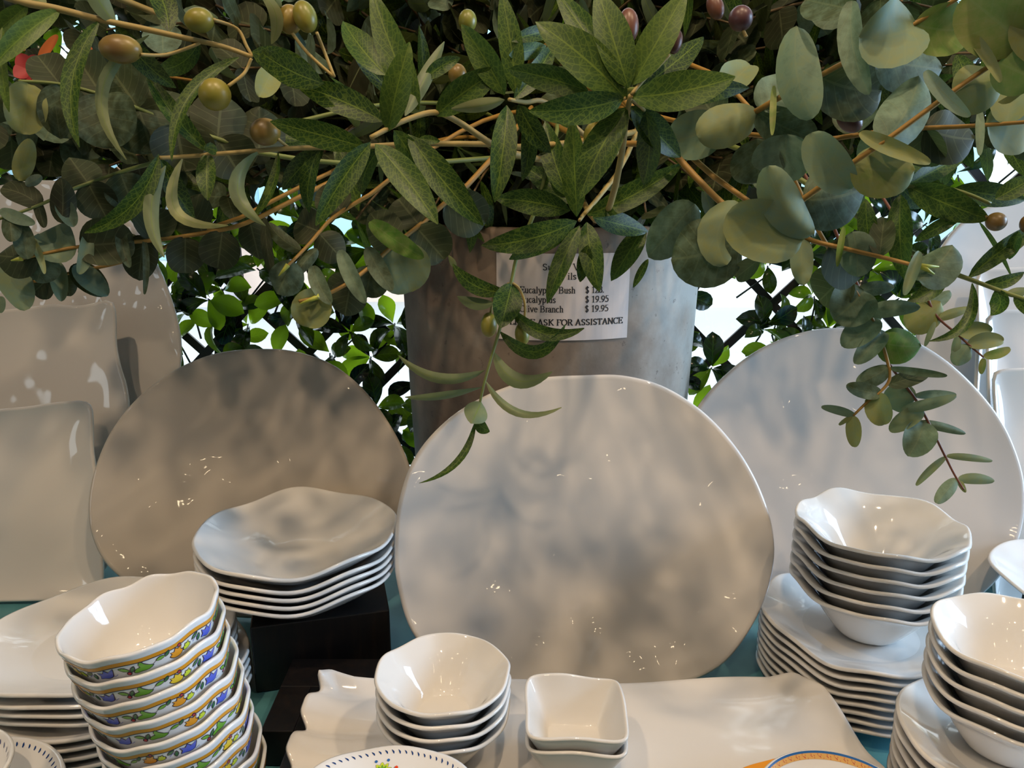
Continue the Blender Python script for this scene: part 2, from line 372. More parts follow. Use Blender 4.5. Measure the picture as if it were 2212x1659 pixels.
# ------------------------------------------------------------------ dish maker
def waves(seed, amp, ns=(3, 5, 8, 11)):
    r = random.Random(seed); ks = [(n, r.uniform(0, 2*PI), r.uniform(.5, 1) / (1 + .12 * n)) for n in ns]
    tot = sum(k[2] for k in ks)
    return lambda a: amp * sum(q * math.sin(n * a + p) for n, p, q in ks) / tot
def smooth_profile(pts, n):
    out = []
    P = [pts[0]] + list(pts) + [pts[-1]]
    for k in range(1, len(P) - 2):
        for i in range(n):
            t = i / n; a, b_, c, d = P[k-1], P[k], P[k+1], P[k+2]
            out.append(tuple(.5 * (2*b_[q] + (c[q]-a[q])*t + (2*a[q]-5*b_[q]+4*c[q]-d[q])*t*t + (3*b_[q]-a[q]-3*c[q]+d[q])*t**3) for q in (0, 1)))
    out.append(tuple(pts[-1])); return out
class Dish:
    """round or oval dish; prof is the outer profile from centre to rim as (r/R, z)"""
    def __init__(s, R, prof, th, rw=None, zw=None, ay=1.0, power=2.5, sq=0):
        s.R = R; s.prof = smooth_profile(prof, 5); s.th = th; s.rw = rw or (lambda a: 0); s.zw = zw or (lambda a: 0)
        s.ay = ay; s.pw = power; s.sq = sq
        s.acc = [0]
        for k in range(1, len(s.prof)):
            p, q = s.prof[k-1], s.prof[k]; s.acc.append(s.acc[-1] + math.hypot((q[0]-p[0])*R, q[1]-p[1]))
    def pos(s, a, r, z, off=0):
        g = max(0.0, r) ** s.pw
        k = 1.0
        if s.sq:
            n = 2 + s.sq; k = (abs(math.cos(a))**n + abs(math.sin(a))**n) ** (-1/n)
        rr = s.R * r * k * (1 + s.rw(a) * g)
        return Vector((rr * math.cos(a), rr * math.sin(a) * s.ay, z + s.zw(a) * g))
    def outer(s, a, d, off=0):
        """point on the outer wall, d metres down from the rim"""
        L = s.acc[-1] - d
        k = max(1, min(len(s.acc) - 1, next((i for i, q in enumerate(s.acc) if q >= L), len(s.acc)-1)))
        f = (L - s.acc[k-1]) / max(1e-9, s.acc[k] - s.acc[k-1])
        r = s.prof[k-1][0] + (s.prof[k][0]-s.prof[k-1][0]) * f; z = s.prof[k-1][1] + (s.prof[k][1]-s.prof[k-1][1]) * f
        p = s.pos(a, r, z); n = Vector((s.prof[k][1]-s.prof[k-1][1], 0, -(s.prof[k][0]-s.prof[k-1][0])*s.R)).normalized()
        return p + (Vector((math.cos(a), math.sin(a), 0)) * n.x + Vector((0, 0, n.z))) * off
    def mesh(s, n=96):
        b = MB(); P = s.prof; m_ = len(P)
        O = [[s.pos(2*PI*j/n, r, z) for j in range(n)] for r, z in P[1:]]
        N = []
        for k in range(m_ - 1):
            row = []
            for j in range(n):
                du = O[k][(j+1) % n] - O[k][j-1]; dv = O[min(k+1, m_-2)][j] - (O[k-1][j] if k else Vector((0, 0, P[0][1])))
                nn = dv.cross(du); nn = nn.normalized() if nn.length > 0 else Vector((0, 0, -1))
                row.append(-nn)
            N.append(row)
        c0 = b.vert((0, 0, P[0][1])); c1 = b.vert((0, 0, P[0][1] + s.th))
        vo = [[b.vert(p) for p in row] for row in O]
        vi = [[b.vert(O[k][j] - N[k][j] * s.th) for j in range(n)] for k in range(m_ - 1)]
        R1 = []; R2 = []
        for j in range(n):
            T = (O[-1][j] - O[-2][j]).normalized(); nn = N[-1][j]
            R1.append(b.vert(O[-1][j] - nn * s.th * .2 + T * s.th * .40)); R2.append(b.vert(O[-1][j] - nn * s.th * .8 + T * s.th * .40))
        for j in range(n):
            q = (j + 1) % n
            b.face([c0, vo[0][q], vo[0][j]]); b.face([c1, vi[0][j], vi[0][q]])
            for k in range(m_ - 2):
                b.face([vo[k][j], vo[k][q], vo[k+1][q], vo[k+1][j]]); b.face([vi[k][j], vi[k+1][j], vi[k+1][q], vi[k][q]])
            b.face([vo[-1][j], vo[-1][q], R1[q], R1[j]]); b.face([R1[j], R1[q], R2[q], R2[j]]); b.face([R2[j], R2[q], vi[-1][q], vi[-1][j]])
        return b

def stack(name, dish, material, base, n, step, labels, cat, group, yaw0=0, dyaw=.03, tilt=(0, 0), drift=(0, 0), seed=0, tops=None, extra=None):
    """n dishes nested upward from base; labels lowest first"""
    rnd = random.Random(seed)
    proto = dish.mesh().build(name, material)
    if extra: extra(proto)
    out = []
    for k in range(n):
        o = proto if k == 0 else copy_tree(proto)
        o.location = (base[0] + drift[0]*k + rnd.uniform(-1, 1) * .0004, base[1] + drift[1]*k + rnd.uniform(-1, 1) * .0004, base[2] + step * k)
        o.rotation_euler = (tilt[0], tilt[1], yaw0 + dyaw * rnd.uniform(-1, 1))
        tag(o, labels[k] if isinstance(labels, list) else labels, cat, group); out.append(o)
    if tops:
        o = out[-1]; o.location.z += tops
    return out
ORD = ['lowest', 'second from the bottom', 'third from the bottom', 'fourth from the bottom', 'fifth from the bottom',
       'sixth from the bottom', 'seventh from the bottom', 'eighth from the bottom', 'ninth from the bottom']
def labs(n, what, where):
    return ['%s, %s %s' % (what, 'topmost' if k == n-1 else ORD[k], where) for k in range(n)]

BOWL = [(0, 0), (.30, 0), (.42, .002), (.60, .016), (.78, .036), (.90, .046), (1.0, .052)]
# four small round bowls on the tray
H1 = Z0 + .0500
stack('round_bowl', Dish(.0615, [(0, 0), (.34, 0), (.46, .003), (.62, .016), (.78, .031), (.90, .039), (1, .045)], .0036, waves(3, .02, (5, 8)), waves(5, .0022, (4, 6, 9))),
      M_WHITE, (-.0627, .626, H1), 4, .0128, labs(4, 'small white wavy-rim bowl', 'of the stack on the wavy tray'), 'bowl', 'small white bowls stacked on the tray', yaw0=.4, dyaw=.05, seed=1)
# two square bowls
stack('square_bowl', Dish(.0455, [(0, 0), (.45, 0), (.62, .004), (.80, .022), (.92, .034), (1, .042)], .0036, waves(9, .012, (4, 5)), waves(8, .0032, (3, 4)), power=2, sq=5),
      M_WHITE, (.0577, .614, H1), 2, .0145, labs(2, 'small white square bowl', 'of the pair on the wavy tray'), 'bowl', 'pair of square white bowls', yaw0=-.03, dyaw=.025, seed=2)
# right: eight dinner plates, six bowls on top
PLT = [(0, 0), (.50, 0), (.60, .001), (.74, .006), (.88, .0125), (1.0, .018)]
stack('dinner_plate', Dish(.108, PLT, .0042, waves(11, .022, (3, 5, 8)), waves(12, .0068, (4, 6, 9)), power=3),
      M_WHITE, (.3950, .790, Z0 + .001), 8, .0099, labs(8, 'white wavy-rim dinner plate', 'of the stack under the tall bowls'), 'plate', 'white plates stacked at the right', yaw0=.7, dyaw=.08, seed=3)
stack('cereal_bowl', Dish(.0865, [(0, 0), (.30, 0), (.40, .003), (.56, .020), (.72, .040), (.86, .053), (1, .060)], .0040, waves(14, .022, (5, 7)), waves(15, .0046, (5, 7, 9))),
      M_WHITE, (.4010, .788, Z0 + .0762), 6, .0140, labs(6, 'white wavy-rim bowl', 'of the six standing on dinner plates'), 'bowl', 'white bowls stacked on the dinner plates', yaw0=.2, dyaw=.06, seed=4)
# lower right: eight salad plates, five bowls
stack('salad_plate', Dish(.092, PLT, .0042, waves(21, .02, (3, 5, 8)), waves(22, .0046, (5, 6, 9)), power=3),
      M_WHITE, (.434, .575, Z0 + .0005), 8, .0121, labs(8, 'white wavy-rim salad plate', 'of the stack in the lower right corner'), 'plate', 'white salad plates in the corner', yaw0=.3, dyaw=.09, seed=5)
stack('soup_bowl', Dish(.070, [(0, 0), (.34, 0), (.46, .003), (.62, .018), (.76, .034), (.88, .043), (1, .050)], .0040, waves(24, .014, (4, 6)), waves(25, .0024, (4, 6, 8))),
      M_WHITE, (.4300, .584, Z0 + .0905), 5, .0140, labs(5, 'white wavy-rim bowl', 'of the five on salad plates'), 'bowl', 'white bowls in the lower right corner', yaw0=1.2, dyaw=.05, seed=6)
# left: plates behind the floral bowls
stack('serving_plate', Dish(.144, PLT, .0042, waves(31, .02, (3, 5)), waves(32, .0055, (3, 5, 7)), ay=.86, power=3),
      M_WHITE, (-.440, .758, Z0 + .001), 4, .0108, labs(4, 'large white wavy serving plate', 'of those behind the floral bowls'), 'plate', 'large white plates at the left', yaw0=.1, dyaw=.05, seed=7)
stack('oval_plate', Dish(.131, PLT, .0042, waves(34, .025, (3, 5)), waves(35, .0050, (2, 5, 7)), ay=.86, power=3),
      M_WHITE, (-.435, .750, Z0 + .0455), 4, .0100, labs(4, 'pale grey-white oval plate', 'of those on larger plates at the left'), 'plate', 'oval plates on top at the left', yaw0=.15, dyaw=.05, seed=8, tops=.003)
# coupe bowls on the block
stack('coupe_bowl', Dish(.1165, [(0, 0), (.36, 0), (.50, .004), (.66, .013), (.80, .024), (.92, .034), (1, .041)], .0042, waves(41, .02, (3, 5)), waves(42, .0055, (3, 5, 7)), power=3),
      M_WHITE, (-.2535, .852, Z0 + .0850), 5, .0092, labs(5, 'large shallow white bowl', 'of the stack on the dark wooden block'), 'bowl', 'shallow bowls on the wooden block', yaw0=.5, dyaw=.03, seed=9, tops=.005)
o = Dish(.11, PLT, .0042, waves(51, .02, (3, 5)), waves(52, .004, (3, 5)), power=3).mesh().build('side_plate', M_WHITE)
o.location = (.697, .845, Z0 + .0855); tag(o, 'cream plate on a wooden block at the right edge behind the bowls', 'plate')
def block(name, lo, hi, yaw, label, cat='riser'):
    c = Vector(((lo[0]+hi[0])/2, (lo[1]+hi[1])/2, lo[2])); b = MB()
    b.box((lo[0]-c.x, lo[1]-c.y, 0), (hi[0]-c.x, hi[1]-c.y, hi[2]-lo[2]))
    o = b.build(name, M_DWOOD, smooth=False, bevel=.0015); o.location = c; o.rotation_euler.z = yaw; return tag(o, label, cat)
block('wooden_block', (.65, .79, Z0), (.75, .90, Z0+.0848), 0, 'small dark wooden block under the cream plate at the right edge')
# rotated block under the coupe bowls, front left corner at (-.293,.779)
bc = Vector((-.293, .779, 0)) + Matrix.Rotation(rad(14), 3, 'Z') @ Vector((.0775, .0575, 0))
block('wooden_block', (bc.x-.0775, bc.y-.0575, Z0), (bc.x+.0775, bc.y+.0575, Z0+.084), rad(14), 'black stained wooden block under the shallow bowls')
b = MB(); b.box((-.217, .572, 0), (.285, .735, .040)); b.box((-.250, .665, 0), (-.2171, .7355, .040)); b.box((-.250, .7356, 0), (-.118, .786, .040))  # carries the tray; black shape added to stand for deep shade around it
o = b.build('shade_fill_board', M_DWOOD, smooth=False, bevel=.001); o.location.z = Z0; tag(o, 'low black board beneath the long wavy tray, added to darken a shaded area', 'riser')
block('wooden_block', (-.172, .40, Z0), (-.022, .545, Z0+.094), 0, 'black wooden block under the plate with blue dashes')
block('wooden_block', (.195, .41, Z0), (.335, .55, Z0+.066), 0, 'black wooden block under the orange rimmed plate')

# ------------------------------------------------------------------ painted ware
def fan(b, pts2, mapf, off, colr, sub=1):
    n = len(pts2); cx = sum(p[0] for p in pts2)/n; cy = sum(p[1] for p in pts2)/n
    c = b.vert(mapf(cx, cy, off)); r = [b.vert(mapf(x, y, off)) for x, y in pts2]
    h = [b.vert(mapf((x+cx)/2, (y+cy)/2, off)) for x, y in pts2]
    for k in range(n):
        q = (k+1) % n
        b.face([c, h[k], h[q]], m=ci(colr)); b.face([h[k], r[k], r[q], h[q]], m=ci(colr))
def blob(b, pts, mapf, colr, cx, cy, s=1, rot=0, outl='line', flip=1, ow=.0008):
    ca, sa = math.cos(rot), math.sin(rot)
    sm = []
    n = len(pts)
    for k in range(n):        # closed catmull-rom
        a, p, q, d = pts[k-1], pts[k], pts[(k+1) % n], pts[(k+2) % n]
        for t_ in (0, .5): sm.append(tuple(.5*(2*p[i]+(q[i]-a[i])*t_+(2*a[i]-5*p[i]+4*q[i]-d[i])*t_*t_+(3*p[i]-a[i]-3*q[i]+d[i])*t_**3) for i in (0, 1)))
    W = [(x*flip*s, y*s) for x, y in sm]
    mx = sum(p[0] for p in W)/len(W); my = sum(p[1] for p in W)/len(W)
    def put(g):
        o = []
        for x, y in W:
            dx, dy = x-mx, y-my; L = math.hypot(dx, dy) or 1; x2, y2 = mx+dx*(1+g/L), my+dy*(1+g/L)
            o.append((cx + x2*ca - y2*sa, cy + x2*sa + y2*ca))
        return o
    if outl: fan(b, put(ow), mapf, .00018, outl)
    fan(b, put(0), mapf, .00030, colr)
def strip(b, pts2, w_, mapf, colr, off=.00024):
    prev = None
    for k, (x, y) in enumerate(pts2):
        x2, y2 = pts2[min(k+1, len(pts2)-1)]; x1, y1 = pts2[max(k-1, 0)]
        L = math.hypot(x2-x1, y2-y1) or 1; nx_, ny_ = -(y2-y1)/L*w_/2, (x2-x1)/L*w_/2
        cur = (b.vert(mapf(x+nx_, y+ny_, off)), b.vert(mapf(x-nx_, y-ny_, off)))
        if prev: b.face([prev[0], prev[1], cur[1], cur[0]], m=ci(colr))
        prev = cur
mm = .001
TULIP = [(0, -3), (2.4, -2.6), (3.6, -.6), (4.6, 2.2), (2.8, 1.4), (1.4, .8), (.2, 3), (-1.2, 1.2), (-3.6, 2.6), (-3, 0), (-4.2, -1.8), (-2, -2.2)]
GINK = [(-4.4, -2), (-3.2, -3), (-1, -2.6), (2, -2.8), (4.6, -1.2), (2.4, 0), (.6, 1.6), (-.6, 3.4), (-1.6, 1.6), (-1.2, 0), (-3, -.4)]
LILY = [(-4, -1), (-2.4, -2.6), (0, -3), (2, -2.4), (2.8, -.6), (1.6, .6), (2.4, 2.6), (.4, 1.8), (-1, 3), (-1.6, 1), (-3.6, 1.4), (-2.8, 0)]
LEAF = [(-2.4, 0), (-1, .9), (.8, 1), (2.6, 0), (.8, -.9), (-1, -.8)]
BERRY = [(-1, 0), (0, 1.1), (1, 0), (0, -1.1)]
def floral(dish, seed, start):
    R = dish.R; per = 2*PI*R
    def mp(x, y, off): return dish.outer(x / R, -y, off)     # x along the wall, y upward (0 at rim)
    b = MB(); N = 160
    rn = random.Random(seed); ww = [waves(seed+k, .0006, (7, 11, 17)) for k in range(2)]
    for k in range(N):
        a0, a1 = 2*PI*k/N, 2*PI*(k+1)/N
        for (u, v, cc, of) in ((.0048, .0086, 'orange', .00016), (.0085, .0094, 'line', .00020)):
            i = [b.vert(dish.outer(a, d + ww[0](a) * (1 if d < .006 else .8), of)) for a, d in ((a0, u), (a1, u), (a1, v), (a0, v))]
            b.face(i[::-1], m=ci(cc))
    x = start; k = 0; Y = -.0146
    while x < start + per - .014:
        q = k % 6
        if q == 0:
            blob(b, [(p[0]*mm*1.6, p[1]*mm*1.6) for p in TULIP], mp, 'blue', x, Y, 1.0, .1)
            strip(b, [(x+.003, Y-.002), (x+.006, Y-.0045), (x+.009, Y-.003)], .0004, mp, 'blue'); x += .0150
        elif q == 1:
            blob(b, [(p[0]*mm*1.6, p[1]*mm*1.6) for p in LEAF], mp, 'green', x, Y+.001, 1.0, -.5)
            blob(b, [(p[0]*mm*1.6, p[1]*mm*1.6) for p in LEAF], mp, 'dgreen', x+.0065, Y, .8, 1.1)
            blob(b, [(p[0]*mm*1.6, p[1]*mm*1.6) for p in BERRY], mp, 'red', x+.003, Y-.004, .9); x += .0145
        elif q == 2:
            blob(b, [(p[0]*mm*1.6, p[1]*mm*1.6) for p in GINK], mp, 'green', x, Y, 1.05)
            strip(b, [(x-.0008, Y+.003), (x+.0002, Y+.0045), (x+.001, Y+.0052)], .0004, mp, 'line')
            strip(b, [(x+.004, Y-.001), (x+.007, Y-.002), (x+.010, Y+.0005)], .0004, mp, 'line'); x += .0150
        elif q == 3:
            blob(b, [(p[0]*mm*1.6, p[1]*mm*1.6) for p in LEAF], mp, 'green', x-.001, Y+.002, .9, .3)
            blob(b, [(p[0]*mm*1.6, p[1]*mm*1.6) for p in LEAF], mp, 'dgreen', x+.0045, Y+.004, .7, 1.0); x += .0130
        elif q == 4:
            blob(b, [(p[0]*mm*1.6, p[1]*mm*1.6) for p in LILY], mp, 'yellow' if (k // 6) % 2 else 'orange', x, Y, 1.0)
            blob(b, [(p[0]*mm*1.6, p[1]*mm*1.6) for p in BERRY], mp, 'red', x+.002, Y+.0058, .8)
            strip(b, [(x, Y+.001), (x+.001, Y+.0035)], .0004, mp, 'line')
            blob(b, [(p[0]*mm*1.6, p[1]*mm*1.6) for p in LILY], mp, 'lime', x+.0090, Y-.0003, .62, .3); x += .0180
        else:
            blob(b, [(p[0]*mm*1.6, p[1]*mm*1.6) for p in LEAF], mp, 'dgreen', x-.001, Y+.0025, .8, .6)
            blob(b, [(p[0]*mm*1.6, p[1]*mm*1.6) for p in LEAF], mp, 'dgreen', x+.003, Y-.001, .8, 1.4)
            strip(b, [(x-.003, Y-.002), (x, Y+.0005), (x+.004, Y+.001)], .0004, mp, 'blue'); x += .0130
        k += 1
    return b
FB = Dish(.0630, [(0, 0), (.52, 0), (.66, .004), (.78, .016), (.88, .032), (.95, .044), (1, .054)], .0034, waves(61, .007, (7, 11)), waves(62, .0018, (8, 11)), power=3)
axis = Matrix.Rotation(rad(-9), 3, 'Y') @ Matrix.Rotation(rad(2), 3, 'X') @ Vector((0, 0, 1))
top = PT(303, 1326, .650); NB = 9; stp = .0206
for k in range(NB):
    dz = (NB - 1 - k) * stp
    pos = top - axis * (dz + .054)
    r_ = random.Random(100 + k)
    o = FB.mesh(144).build('floral_bowl', M_BLUEWHITE)
    o.location = pos + Vector((r_.uniform(-1, 1)*.0006, 0, 0))
    o.rotation_euler = (rad(2 + r_.uniform(-.5, .5)), rad(-9 + r_.uniform(-.8, .8)), 0)
    # paint starts at a different angle on each bowl
    d = floral(FB, 200 + k, r_.uniform(0, .3)).build('painted_border', CM, o)
    d['label'] = 'orange band with painted blue, green and yellow flowers'
    tag(o, labs(NB, 'flower-painted bowl with orange band', 'of the leaning stack')[k], 'bowl', 'leaning stack of floral bowls')
    if k == 0: LOWF = pos
print('floral lowest z', LOWF.z - Z0)

def dashes(b, dish, d_in, n, colr, ln, wd, slant=.5, th=.0042):
    for k in range(n):
        a = 2*PI*k/n
        def mp(x, y, off, a=a):
            return topsurf(dish, a + x / dish.R, d_in + y, off)
        s_ = random.Random(k).uniform(.85, 1.15)
        pts = [(-.5*wd, -.5*ln*s_), (wd*.2, -.45*ln*s_), (wd*.5+slant*ln*.5, .2*ln), (slant*ln*.9, .5*ln*s_), (slant*ln*.3, .3*ln), (-.3*wd, 0)]
        fan(b, [(p[0], -p[1]) for p in pts], mp, .0002, colr)
def topsurf(dish, a, din, off):
    """point on the upper face, din metres in from the rim"""
    L = dish.acc[-1] - din
    k = max(1, min(len(dish.acc)-1, next((i for i, q in enumerate(dish.acc) if q >= L), len(dish.acc)-1)))
    f = (L - dish.acc[k-1]) / max(1e-9, dish.acc[k]-dish.acc[k-1])
    r = dish.prof[k-1][0] + (dish.prof[k][0]-dish.prof[k-1][0])*f; z = dish.prof[k-1][1] + (dish.prof[k][1]-dish.prof[k-1][1])*f
    n = Vector((-(dish.prof[k][1]-dish.prof[k-1][1]), 0, (dish.prof[k][0]-dish.prof[k-1][0])*dish.R)).normalized()
    return dish.pos(a, r, z) + (Vector((math.cos(a), math.sin(a), 0))*n.x + Vector((0, 0, n.z))) * (dish.th + off)
# plate with blue dashes and flowers
PD = Dish(.0855, [(0, 0), (.5, 0), (.62, .0008), (.8, .005), (1, .010)], .004, waves(71, .012, (6, 9)), waves(72, .0012, (6, 9)), power=3)
o = PD.mesh().build('painted_plate', M_BLUEWHITE); o.location = (-.0985, .476, Z0 + .0955); o.rotation_euler = (0, 0, 0)
tag(o, 'painted plate with blue dashed rim and red, green and blue flowers', 'plate')
b = MB(); dashes(b, PD, .0048, 92, 'navy', .0036, .0012, .7)
FL5 = [(0, 0), (1.6, 2.6), (1.2, 6), (0, 7.6), (-1.2, 6), (-1.6, 2.6)]
for k in range(8):
    a = PI/2 + k*PI/4 + .12
    mp = lambda x, y, off, a=a: topsurf(PD, a + x/.065, .022 - y, off)
    if k % 2 == 0:
        for q, cc in ((-1.25, 'lime'), (-.62, 'lime'), (0, 'green'), (.62, 'lime'), (1.25, 'green')):
            blob(b, [(p[0]*mm*.95, p[1]*mm*.95) for p in FL5], mp, 'lime', 0, 0, 1.1, q, 'navy', ow=.0003)
            def mp2(x, y, off, mp=mp): return mp(x, y, off + .0001)
            blob(b, [(p[0]*mm*.6, (p[1]*.6+1.2)*mm) for p in FL5], mp2, 'green', 0, 0, 1, q, None)
        for sx in (-1, 1):
            blob(b, [(p[0]*mm*1.3, p[1]*mm*1.3) for p in BERRY], mp, 'lblue', sx*.0045, .0095, 1, 0, None)
            blob(b, [(p[0]*mm*1.5, p[1]*mm*1.5) for p in BERRY], mp, 'coral', sx*.0115, .003, 1, 0, None)
            strip(b, [(sx*.004, .001), (sx*.0075, -.0005), (sx*.0105, .004)], .0004, mp, 'navy')
    else:
        blob(b, [(p[0]*mm*1.0, p[1]*mm*.62) for p in FL5], mp, 'coral', 0, .004, 1.25, 0, 'coral')
        blob(b, [(p[0]*mm*1.5, p[1]*mm*1.5) for p in BERRY], mp, 'coral', .001, -.001, 1, 0, None)
        for sx in (-1, 1): strip(b, [(0, .004), (sx*.003, .0055), (sx*.0065, .0075)], .0005, mp, 'navy')
b.build('painted_decoration', CM, o)
# orange rimmed plate with bowl on it
PO = Dish(.112, [(0, 0), (.5, 0), (.62, .001), (.8, .008), (1, .014)], .004, waves(75, .006, (8, 12)), waves(76, .0008, (8, 12)), power=3)
o = PO.mesh().build('orange_rimmed_plate', M_BLUEWHITE); o.location = (.256, .467, Z0 + .0675)
tag(o, 'white plate with bright orange painted rim under the rope-pattern bowl', 'plate')
b = MB(); N = 140; wv = waves(77, .001, (8, 13))
def ring(b, dish, u, v, cc, of=.0002, w1=None, surf=topsurf):
    for k in range(N):
        a0, a1 = 2*PI*k/N, 2*PI*(k+1)/N
        i = [b.vert(surf(dish, a, d, of)) for a, d in ((a0, u), (a1, u), (a1, v + (w1(a1) if w1 else 0)), (a0, v + (w1(a0) if w1 else 0)))]
        b.face(i, m=ci(cc))
ring(b, PO, .0002, .0062, 'line', .00015, wv); ring(b, PO, -.0008, .0052, 'orange', .0003, wv)
b.build('painted_rim', CM, o)
BO = Dish(.0615, [(0, 0), (.45, 0), (.58, .003), (.74, .016), (.88, .031), (1, .044)], .0034)
o = BO.mesh().build('painted_bowl', M_BLUEWHITE); o.location = (.2455, .482, Z0 + .0745)
tag(o, 'white bowl with blue edge and red rope band near the bottom edge', 'bowl')
b = MB()
ring(b, BO, -.0014, .0004, 'lblue', .0002); ring(b, BO, .0004, .0050, 'tan', .0002)
ring(b, BO, -.0004, .0030, 'lblue', .0003, None, lambda d_, a, d, of: d_.outer(a, d, of))
dashes(b, BO, .0026, 56, 'red', .0042, .0034, 1.2)
b.build('painted_rim', CM, o)
# lower left corner: dashed bowl on a dashed plate
PL = Dish(.083, [(0, 0), (.5, 0), (.62, .001), (.8, .006), (1, .012)], .004)
cpl = PZ(-105, 1760, .062)
o = PL.mesh().build('painted_plate', M_BLUEWHITE); o.location = (cpl.x, cpl.y, Z0 + .055)
tag(o, 'plate with blue dashed rim in the lower left corner', 'plate')
b = MB(); dashes(b, PL, .006, 70, 'navy', .0046, .0020, .5); b.build('painted_decoration', CM, o)
block('wooden_block', (cpl.x-.06, cpl.y-.06, Z0), (cpl.x+.06, cpl.y+.06, Z0+.0535), 0, 'black wooden block under the dashed plate in the lower left corner')
BL = Dish(.058, [(0, 0), (.45, 0), (.58, .003), (.76, .014), (.9, .026), (1, .038)], .0036)
cb = PZ(-128, 1668, .103)
o = BL.mesh().build('painted_bowl', M_BLUEWHITE); o.location = (cpl.x-.012, cpl.y+.004, Z0 + .0598)
tag(o, 'bowl with blue dashes inside its rim at the lower left edge', 'bowl')
b = MB(); dashes(b, BL, .006, 44, 'navy', .0044, .0020, .4)
for k in range(44):
    a = 2*PI*k/44
    fan(b, [(-.0012, -.0085), (.0008, -.0085), (.0022, -.0045), (.0002, -.0045)], (lambda x, y, off, a=a: BL.outer(a + x/BL.R, -y, off)), .0002, 'navy')
b.build('painted_decoration', CM, o)

# ------------------------------------------------------------------ leaning platters
def catmull(pts, n):
    out = []; m_ = len(pts)
    for k in range(m_):
        a, p, q, d = pts[k-1], pts[k], pts[(k+1) % m_], pts[(k+2) % m_]
        for i in range(n):
            t_ = i/n; out.append(tuple(.5*(2*p[j]+(q[j]-a[j])*t_+(2*a[j]-5*p[j]+4*q[j]-d[j])*t_*t_+(3*p[j]-a[j]-3*q[j]+d[j])*t_**3) for j in (0, 1)))
    return out
def platter(name, px, y0, lean, label, material, depth=.012, th=.006, wob=.002, seed=0, n=180, lip=3.0, cat='platter', ripple=None):
    th_l = rad(lean); up = Vector((0, math.sin(th_l), math.cos(th_l))); nf = Vector((0, -math.cos(th_l), math.sin(th_l)))
    org = Vector((0, y0, Z0)); loc = []
    for p in px:
        r = ray(*p); t_ = (org - CAMP).dot(nf) / r.dot(nf); q = CAMP + r * t_ - org
        loc.append((q.x, q.dot(up)))
    loc = catmull(loc, 12)
    cx = (max(p[0] for p in loc) + min(p[0] for p in loc))/2; cy = (max(p[1] for p in loc) + min(p[1] for p in loc))/2
    mn = min(p[1] for p in loc); lim = .008
    if mn < lim:   # keep the foot on the cloth: squeeze the hidden lower half
        loc = [(x, cy + (y-cy)*((cy-lim)/(cy-mn)) if y < cy else y) for x, y in loc]
    elif mn > lim + .001:
        loc = [(x, cy + (y-cy)*((cy-lim)/(cy-mn)) if y < cy else y) for x, y in loc]
    # resample by angle around the centre
    def radius(a):
        dx, dy = math.cos(a), math.sin(a); best = .1
        for k in range(len(loc)):
            x1, y1 = loc[k-1][0]-cx, loc[k-1][1]-cy; x2, y2 = loc[k][0]-cx, loc[k][1]-cy
            den = dx*(y2-y1) - dy*(x2-x1)
            if abs(den) < 1e-12: continue
            s_ = (x1*(y2-y1) - y1*(x2-x1))/den; u = (x1*dy - y1*dx)/den
            if s_ > 0 and -1e-6 <= u <= 1+1e-6: return s_
        return best
    n = 160 if n > 160 else n
    RR = [radius(2*PI*k/n) for k in range(n)]
    rn = random.Random(seed); wv = [(rn.uniform(8, 34), rn.uniform(0, PI), rn.uniform(0, 6)) for _ in range(7)]
    def hgt(x, y, r):
        z = depth * (r ** lip) - depth
        z += wob * r * sum(math.sin((x*math.cos(a)+y*math.sin(a))*f_ + p) for f_, a, p in wv) / 3.5
        if ripple: z += ripple(x, y, r)
        return z
    rings = [.12, .25, .38, .5, .6, .68, .75, .81, .86, .90, .935, .965, .985, 1.0]
    F, B_ = [], []
    b = MB()
    def W(x, y, z): return org + Vector((1, 0, 0))*(cx+x) + up*(cy+y) + nf*z
    c0 = b.vert(W(0, 0, hgt(0, 0, 0))); c1 = b.vert(W(0, 0, hgt(0, 0, 0)-th))
    for r in rings:
        rowf, rowb = [], []
        for k in range(n):
            a = 2*PI*k/n; x, y = RR[k]*r*math.cos(a), RR[k]*r*math.sin(a); z = hgt(x, y, r)
            rowf.append(b.vert(W(x, y, z))); rowb.append(b.vert(W(x, y, z-th)))
        F.append(rowf); B_.append(rowb)
    e1, e2 = [], []
    for k in range(n):
        a = 2*PI*k/n
        g = 1 + .0026/RR[k]; x, y = RR[k]*g*math.cos(a), RR[k]*g*math.sin(a); z = hgt(x/g, y/g, 1)
        e1.append(b.vert(W(x, y, z-.25*th))); e2.append(b.vert(W(x, y, z-.8*th)))
    for k in range(n):
        q = (k+1) % n
        b.face([c0, F[0][k], F[0][q]]); b.face([c1, B_[0][q], B_[0][k]])
        for i in range(len(rings)-1):
            b.face([F[i][k], F[i+1][k], F[i+1][q], F[i][q]]); b.face([B_[i][k], B_[i][q], B_[i+1][q], B_[i+1][k]])
        b.face([F[-1][k], e1[k], e1[q], F[-1][q]]); b.face([e1[k], e2[k], e2[q], e1[q]]); b.face([e2[k], B_[-1][k], B_[-1][q], e2[q]])
    zm = min(v[2] for v in b.v); b.v = [(v[0]-cx, v[1]-y0, v[2]-zm) for v in b.v]
    o = b.build(name, material); o.location = (cx, y0, Z0 + .0012 + 0*(zm)); 
    o.location.z = Z0 + max(.0012, 0)
    return tag(o, label, cat)
